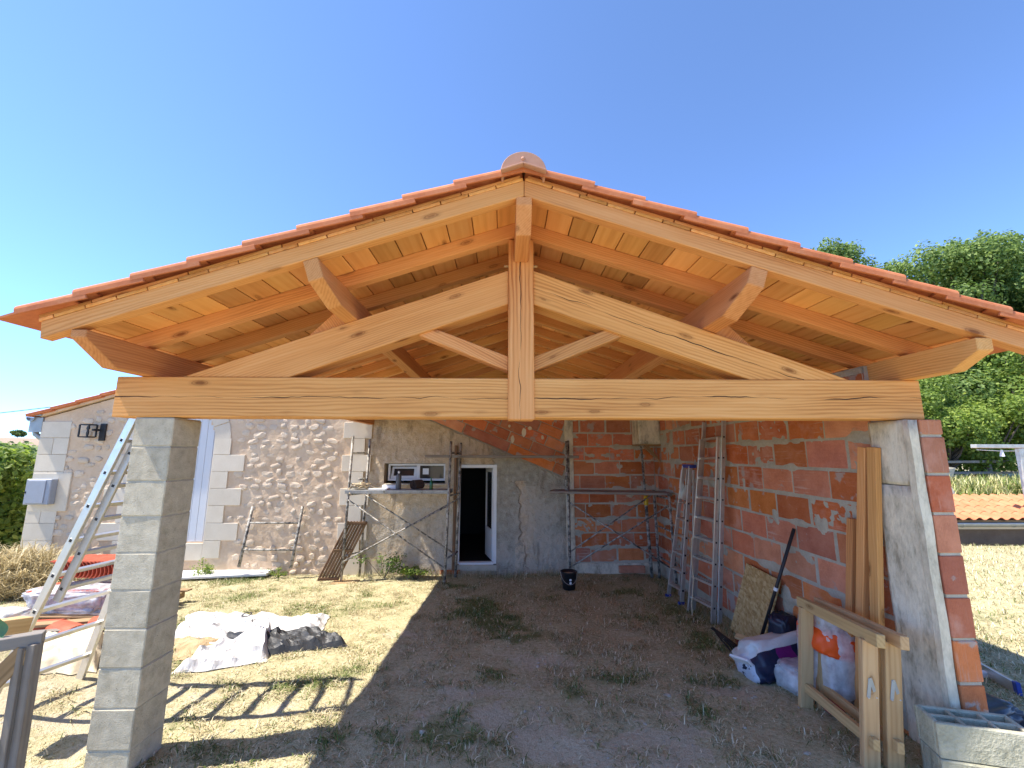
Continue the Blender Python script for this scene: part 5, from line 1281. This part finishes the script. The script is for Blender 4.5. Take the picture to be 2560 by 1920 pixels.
for k, (p, q_, w_, h_, lab) in enumerate((((-5.6, 2.15), (-4.5, 2.55), .12, .03, 'sawn board lying in front of the tile pallet'), ((-5.5, 1.95), (-4.55, 2.3), .08, .025, 'narrow weathered lath lying in front of the sawn board'))):
    a_ = Vector((*p, gz1(*p)+.06+.03*(1-k))); b_ = Vector((*q_, gz1(*q_)+.05+.03*(1-k))); o = beam('loose_board', a_, b_, w_, h_, MW['sawn'] if k == 0 else MW['oldwood'], None); tag(o, lab, 'board')
# ================================================================== vegetation
def leaf_mat(name, dark, mid, light, trans=.35):
    m = NT(name); at = m.n('Attribute', attribute_name='tint'); col = m.ramp(m.sep(at.outputs['Color'])[0], [(0, dark), (.5, mid), (1, light)])
    m.P('Base Color', col); m.P('Roughness', .55); m.P('Specular IOR Level', .25)
    tr = m.n('BsdfTranslucent'); m.set(tr.inputs[0], m.hsv(col, 1.35, 1.1)); mx = m.n('MixShader'); mx.inputs[0].default_value = trans
    m.t.links.new(m.b.outputs[0], mx.inputs[1]); m.t.links.new(tr.outputs[0], mx.inputs[2]); m.t.links.new(mx.outputs[0], m.out.inputs[0]); return m.mat
MW['leaf'] = leaf_mat('tree_leaves', (.07, .12, .03), (.16, .24, .07), (.32, .41, .14), .45)
MW['leaf_l'] = leaf_mat('bright_leaves', (.10, .16, .035), (.21, .30, .06), (.37, .44, .11), .45)
MW['blade'] = leaf_mat('grass_blades', (0, 0, 0), (0, 0, 0), (0, 0, 0), .2)
def blade_mat():
    m = NT('grass_blade'); at = m.n('Attribute', attribute_name='tint'); m.P('Base Color', at.outputs['Color']); m.P('Roughness', .7); m.P('Specular IOR Level', .15)
    tr = m.n('BsdfTranslucent'); m.set(tr.inputs[0], at.outputs['Color']); mx = m.n('MixShader'); mx.inputs[0].default_value = .22
    m.t.links.new(m.b.outputs[0], mx.inputs[1]); m.t.links.new(tr.outputs[0], mx.inputs[2]); m.t.links.new(mx.outputs[0], m.out.inputs[0]); return m.mat
MW['blade'] = blade_mat()
MW['bark'] = rough_mat('bark', [(.3, (.06, .05, .04)), (.7, (.14, .12, .10))], 10, 50, bump=1, bdist=.02, stretch=(1, 1, .3))
def leaves_np(cent, rad, n, size, rng, shell=.55):
    "random leaf quads inside ellipsoidal clumps; cent (k,3), rad (k,3)"
    k = len(cent); w_ = rad.prod(1)**(2/3); w_ = w_/w_.sum(); idx = rng.choice(k, n, p=w_)
    d = rng.normal(size=(n, 3)); d /= np.linalg.norm(d, axis=1)[:, None]; rr = (shell+(1-shell)*rng.random(n)**.6)[:, None]
    lump = 1+.25*np.sin(d[:, :1]*5+idx[:, None])*np.sin(d[:, 1:2]*6+2*idx[:, None])
    p = cent[idx]+d*rr*rad[idx]*lump
    nn = d+rng.normal(scale=.55, size=(n, 3))+np.array([0, 0, .45]); nn /= np.linalg.norm(nn, axis=1)[:, None]
    t = np.cross(nn, rng.normal(size=(n, 3))); t /= np.linalg.norm(t, axis=1)[:, None]; b = np.cross(nn, t)
    s = size*(.6+.8*rng.random(n))[:, None]
    v = np.stack([p-t*s*.5, p-b*s*.30+nn*s*.06, p+t*s*.5, p+b*s*.30+nn*s*.06], 1).reshape(-1, 3)
    f_ = np.arange(4*n).reshape(n, 4)
    tint = np.clip(.42+.30*rng.normal(size=n)+.16*(idx % 5-2)/2, 0, 1); tint = np.repeat(tint, 4)
    return v, f_, np.stack([tint]*3, 1)
def crown_obj(name, cent, rad, n, size, mat, parent, seed, shell=.55):
    rng = np.random.default_rng(seed); v, f_, c = leaves_np(np.array(cent, float), np.array(rad, float), n, size, rng, shell)
    me = np_mesh(name, v, f_, False); col_attr(me, 'tint', c); me.materials.append(mat); return mk(name, me, None, parent)
def tree(name, base, H, R, n, size, mat, label, seed, group=None, trunk_h=.3, squash=1.0, cat='tree', k=22):
    rs = random.Random(seed); bx, by = base; bz = gz1(bx, by); t = thing(name, (bx, by, bz), label, cat, group)
    cent = []; rad = []; tb = MB(); th_ = H*trunk_h
    tb.tube([(bx, by, bz-.3), (bx+.1, by, bz+th_*.5), (bx-.05, by+.05, bz+th_), (bx, by, bz+H*.7)], [R*.07, R*.055, R*.045, R*.015], 8)
    for i in range(k):
        a = rs.uniform(0, 2*pi); q = rs.random(); zc = bz+th_+(H-th_)*(.12+.80*q); prof = sin(pi*min(max(.18+.72*q, 0), 1))**.7
        rr = R*prof*rs.uniform(.25, .85); c = (bx+rr*cos(a), by+rr*sin(a), zc); s_ = R*rs.uniform(.24, .42)*(22/k)**.36
        cent.append(c); rad.append((s_, s_, s_*.75*squash))
        tb.tube([(bx, by, bz+th_*.8+(zc-bz-th_)*.3), ((bx+c[0])/2, (by+c[1])/2, (bz+th_+zc)/2), c], [R*.028, R*.018, R*.006], 5)
    tb.obj('trunk', MW['bark'], t, smooth=True)
    crown_obj('crown', cent, rad, n, size, mat, t, seed); return t
GT = 'trees beyond the brick wall'
tree('oak_tree', (23.8, 18.0), 12.4, 5.4, 85000, .17, MW['leaf'], 'tall leafy tree rising highest above the right roof slope', 3, GT, .2, k=75)
tree('oak_tree', (21.6, 23.0), 15.6, 3.8, 26000, .18, MW['leaf'], 'smaller tree crown peeping over the middle of the right roof slope', 5, GT, .3, k=45)
tree('oak_tree', (27.5, 17.0), 11.6, 5.2, 50000, .18, MW['leaf'], 'broad tree at the far right beside the tallest one', 6, GT, .2, k=60)
tree('leafy_shrub', (16.6, 12.6), 4.2, 2.3, 24000, .12, MW['leaf_l'], 'bright green shrub behind the tiled outbuilding roof', 8, GT, .08, cat='shrub', k=26)
tree('leafy_shrub', (21.5, 14.0), 6.4, 3.2, 26000, .14, MW['leaf_l'], 'yellow-green young tree standing right of the bright shrub', 9, GT, .15, cat='shrub', k=22)
tree('evergreen_tree', (19.8, 16.0), 7.6, 3.6, 36000, .17, MW['leaf'], 'dark dense tree filling the gap under the tall crowns', 10, GT, .05, k=30)
tree('leafy_shrub', (14.4, 13.5), 5.2, 2.4, 18000, .14, MW['leaf'], 'dark green shrub close behind the brick wall end', 12, GT, .05, cat='shrub')
tree('leafy_shrub', (18.6, 13.2), 3.6, 2.2, 16000, .12, MW['leaf_l'], 'low spreading shrub filling the gap behind the rail fence', 13, GT, .04, cat='shrub', k=26)
tree('leafy_shrub', (23.5, 15.0), 5.2, 3.0, 18000, .15, MW['leaf'], 'rounded mid-green shrub below the broad far-right tree', 14, GT, .04, cat='shrub', k=26)
# hedge, vines and far tree on the left
tree('hedge_shrub', (-12.4, 7.6), 2.3, 1.5, 9000, .15, MW['leaf_l'], 'bushy green hedge shrub beside the house corner', 15, 'hedge by the house', .03, cat='shrub', k=26)
tree('hedge_shrub', (-12.2, 5.6), 1.8, 1.2, 6000, .13, MW['leaf'], 'dark leafy shrub in front of the hedge by the meter box', 16, 'hedge by the house', .03, cat='shrub', k=22)
tree('hedge_shrub', (-14.6, 9.6), 2.6, 1.8, 7000, .17, MW['leaf'], 'tall hedge shrub behind the bushy one', 17, 'hedge by the house', .03, cat='shrub', k=22)
tree('field_tree', (-253, 222), 4.2, 3.0, 1500, .9, MW['leaf'], 'lone round tree on the far hill crest', 18, None, .12)
vr = []; vrad = []
rng = np.random.default_rng(4)
for i in range(9):
    Y0 = 22+i*5
    for x in np.arange(-26-i*6, -17-i*5, 1.0): vr.append((x, Y0+rng.uniform(-.2, .2), gz1(x, Y0)+.7)); vrad.append((.8, .5, .75))
o = crown_obj('vineyard_rows', vr, vrad, 16000, .32, MW['leaf_l'], None, 19, .3); tag(o, 'rows of green vines in the field beyond the hedge', 'vines', kind='stuff')

# grass: blades with two segments
def blades(name, xy, h, w_, lean, col, parent=None, rng=RNG, zoff=None, flat=None):
    n = len(xy); X, Y = xy[:, 0], xy[:, 1]; Z = gz(X, Y)-.006 if zoff is None else zoff
    a = rng.uniform(0, 2*pi, n); dx, dy = np.cos(a), np.sin(a); px, py = -dy, dx
    b = np.stack([X, Y, Z], 1); le = lean
    m1 = b+np.stack([dx*h*le*.35, dy*h*le*.35, h*.60*(1-.45*le)], 1); t = b+np.stack([dx*h*le*1.0, dy*h*le*1.0, h*np.clip(1-.72*le, .08, 1)], 1)
    sd = np.stack([px, py, np.zeros(n)], 1)*w_[:, None]
    v = np.stack([b-sd, b+sd, m1+sd*.75, m1-sd*.75, t], 1).reshape(-1, 3)
    k = np.arange(n)*5
    tri = np.concatenate([np.stack([k, k+1, k+2], 1), np.stack([k, k+2, k+3], 1), np.stack([k+3, k+2, k+4], 1)])
    me = np_mesh(name, v, tri, True); col_attr(me, 'tint', np.repeat(col, 5, 0)); me.materials.append(MW['blade']); return mk(name, me, None, parent)
def straw_cols(n, rng, g=0):
    base = np.array([[.55, .48, .29], [.65, .58, .375], [.45, .385, .22], [.74, .67, .47], [.37, .305, .175]])[rng.integers(0, 5, n)]
    grn = np.array([[.14, .19, .055], [.17, .23, .065], [.11, .15, .045], [.26, .29, .11]])[rng.integers(0, 4, n)]
    k = (rng.random(n) < g)[:, None]; c = np.where(k, grn, base); return c*rng.uniform(.75, 1.2, (n, 1))
n = 300000
xy = np.stack([RNG.uniform(-7.6, 5.8, n), RNG.uniform(-.9, 5.45, n)], 1)
gm_, bmk = masks(xy[:, 0], xy[:, 1])
inwall = (xy[:, 0] > 2.9) & (xy[:, 0] < 3.16) & (xy[:, 1] > -.1)
dirt = sstep(-3.3, -4.6, xy[:, 0])*(1-sstep(1.6, 2.8, xy[:, 1]))
clump = fbm(xy[:, 0]*6, xy[:, 1]*6, 77, 3)
dens = np.clip(.48+1.0*(clump-.45)*2+.5*gm_-.85*bmk-.75*dirt, .06, 1)
keep = (RNG.random(n) < dens) & ~inwall & ~((xy[:, 0] < -5.0) & (xy[:, 1] > 3.2) & (xy[:, 1] < .1))
xy = xy[keep]; gk = gm_[keep]; ck = clump[keep]; n = len(xy)
hh = RNG.uniform(.02, .075, n)*(.7+.8*sstep(.4, .7, ck))*(1+.2*gk); ln = np.clip(RNG.normal(1.1, .3, n)-.25*gk, .2, 1.5); ww = RNG.uniform(.0018, .0045, n)*(1+.3*gk)
cols = straw_cols(n, RNG); gr_ = RNG.random(n) < np.clip(gk*.85+.14, 0, .85); gc = straw_cols(n, RNG, 1.0); cols = np.where(gr_[:, None], gc, cols)
tag(blades('lawn_grass', xy, hh, ww, ln, cols), 'short dry grass and green tufts covering the lawn', 'grass', kind='stuff')
# taller dry grass outside the wall and on the bank behind the outbuilding
n = 26000; xy = np.stack([RNG.uniform(3.2, 13, n), RNG.uniform(1.0, 6.3, n)], 1); gm_, _ = masks(xy[:, 0], xy[:, 1])
tag(blades('meadow_grass', xy, RNG.uniform(.05, .14, n), RNG.uniform(.003, .006, n), RNG.uniform(.4, 1.3, n), np.where((RNG.random(n) < gm_*.8+.08)[:, None], straw_cols(n, RNG, 1), straw_cols(n, RNG)*1.1)), 'tufted dry meadow grass outside the brick wall', 'grass', kind='stuff')
n = 15000; xy = np.stack([RNG.uniform(12.0, 20, n), RNG.uniform(8.7, 11.5, n)], 1); cb_ = straw_cols(n, RNG, .45)*np.array([1.1, 1.15, .9])
tag(blades('bank_grass', xy, RNG.uniform(.25, .7, n), RNG.uniform(.008, .016, n), RNG.uniform(.2, .9, n), cb_), 'tall yellow-green grass on the bank behind the outbuilding', 'grass', kind='stuff')
# dry bush at the house corner
db = thing('dry_bush', (-8.2, 4.5, .1), 'heap of dry straw-coloured brush in front of the house corner', 'bush')
n = 9000; a = RNG.uniform(0, 2*pi, n); rr = np.sqrt(RNG.random(n)); bxx = -8.15+1.25*rr*np.cos(a); byy = 4.35+.7*rr*np.sin(a)
zz = gz(bxx, byy)+np.clip((1-rr**2), 0, 1)*RNG.random(n)*.62
blades('stalks', np.stack([bxx, byy], 1), RNG.uniform(.22, .5, n), RNG.uniform(.004, .008, n), RNG.uniform(.5, 1.2, n), np.clip(straw_cols(n, RNG)*np.array([.95, .9, .8]), 0, 1), db, zoff=zz)
# weeds along the back wall
def weed(name, x, y, H, R, n, size, mat, label, seed, grp='weeds by the walls'):
    rs = random.Random(seed); z0 = gz1(x, y); t = thing(name, (x, y, z0), label, 'weed', grp); b = MB(); cent = []; rad = []
    for i in range(9):
        a = rs.uniform(0, 6.28); q = rs.uniform(.3, 1); tip = Vector((x+R*q*cos(a), y+R*.5*q*sin(a), z0+H*rs.uniform(.4, 1))); b.tube([(x, y, z0-.02), ((x+tip.x)/2, (y+tip.y)/2, z0+(tip.z-z0)*.65), tip], [.005, .004, .002], 4); cent.append(tip*.75+Vector((x, y, z0))*.25); rad.append((R*.3, R*.22, H*.25))
    b.obj('stem', MW['bark'], t); crown_obj('foliage', cent, rad, n, size, mat, t, seed, .2)
weed('weed_clump', -5.7, 5.2, .36, .34, 500, .032, MW['leaf_l'], 'grey-green weed growing at the foot of the arched opening', 31)
weed('weed_clump', -2.35, 5.15, .5, .6, 420, .045, MW['leaf'], 'dark straggly weed under the scaffold by the quoins', 32)
weed('weed_clump', -1.75, 5.1, .24, .45, 600, .04, MW['leaf_l'], 'yellow-green creeping weed under the scaffold', 33)
weed('weed_clump', -4.35, 5.25, .2, .25, 250, .03, MW['leaf_l'], 'tiny weed at the foot of the stone wall', 34)
n = 1500; xw = np.stack([RNG.uniform(-2.9, 1.0, n), RNG.uniform(5.18, 5.44, n)], 1)
tag(blades('wall_foot_grass', xw, RNG.uniform(.05, .22, n), RNG.uniform(.0015, .003, n), RNG.uniform(.1, .8, n), straw_cols(n, RNG, .15)), 'dry grass stalks along the foot of the plastered wall', 'grass', kind='stuff')
n = 1600; xw = np.stack([RNG.uniform(2.55, 2.9, n), RNG.uniform(.4, 5.3, n)], 1)
tag(blades('brick_foot_grass', xw, RNG.uniform(.04, .16, n), RNG.uniform(.0015, .003, n), RNG.uniform(.1, .9, n), straw_cols(n, RNG, .6)*.8), 'green and dry grass along the foot of the brick wall', 'grass', kind='stuff')

# boulders and a low fence in the shade under the trees
for i, (x, y, sx, sy, sz, lab) in enumerate(((12.3, 9.3, .9, .5, .5, 'grey boulder on the bank behind the outbuilding roof'), (14.4, 11.8, 1.3, .6, .55, 'long grey rock lying under the shrubs'))):
    me = stone_mesh(50+i); me.materials.clear(); me.materials.append(MW['mortar']); o = mk('boulder', me, None, None, T(x, y, gz1(x, y)+sz*.5) @ Matrix.Diagonal((sx, sy, sz, 1))); tag(o, lab, 'rock', 'rocks on the bank')
fn = thing('rail_fence', (17, 12.2, 1.2), 'low weathered rail fence in the shade under the trees', 'fence')
for x in (14.2, 16.0, 17.8, 19.6): beam('post', (x, 12.3, gz1(x, 12.3)-.1), (x, 12.3, gz1(x, 12.3)+.95), .1, .1, MW['oldwood'], fn, up=(0, 1, 0))
for z in (.45, .85): beam('rail', (14.0, 12.22, gz1(16, 12.2)+z), (20.0, 12.22, gz1(18, 12.2)+z), .05, .09, MW['oldwood'], fn)
# small pale stones and bits of straw scattered over the bare soil
pb2 = MB(); rs = random.Random(5)
ico = bmesh.new(); bmesh.ops.create_icosphere(ico, subdivisions=1, radius=1); iv = [v.co.copy() for v in ico.verts]; ifc = [tuple(v.index for v in q_.verts) for q_ in ico.faces]; ico.free()
px_ = RNG.uniform(-5.5, 2.7, 2600); py_ = RNG.uniform(-.4, 4.8, 2600); _, bmm = masks(px_, py_); pz_ = gz(px_, py_)
for x, y, z, b_ in zip(px_, py_, pz_, bmm):
    if rs.random() < .12+.7*b_:
        s_ = rs.uniform(.004, .016) if rs.random() < .93 else rs.uniform(.016, .03); a = rs.uniform(0, 6.28); q_ = (rs.uniform(.7, 1.3), rs.uniform(.7, 1.3), rs.uniform(.4, .7))
        pb2.add([(x+s_*(v.x*q_[0]*cos(a)-v.y*q_[1]*sin(a)), y+s_*(v.x*q_[0]*sin(a)+v.y*q_[1]*cos(a)), z+s_*v.z*q_[2]) for v in iv], ifc)
tag(pb2.obj('pebbles', MW['mortar'], None), 'small pale stones scattered over the bare soil', 'pebbles', kind='stuff')
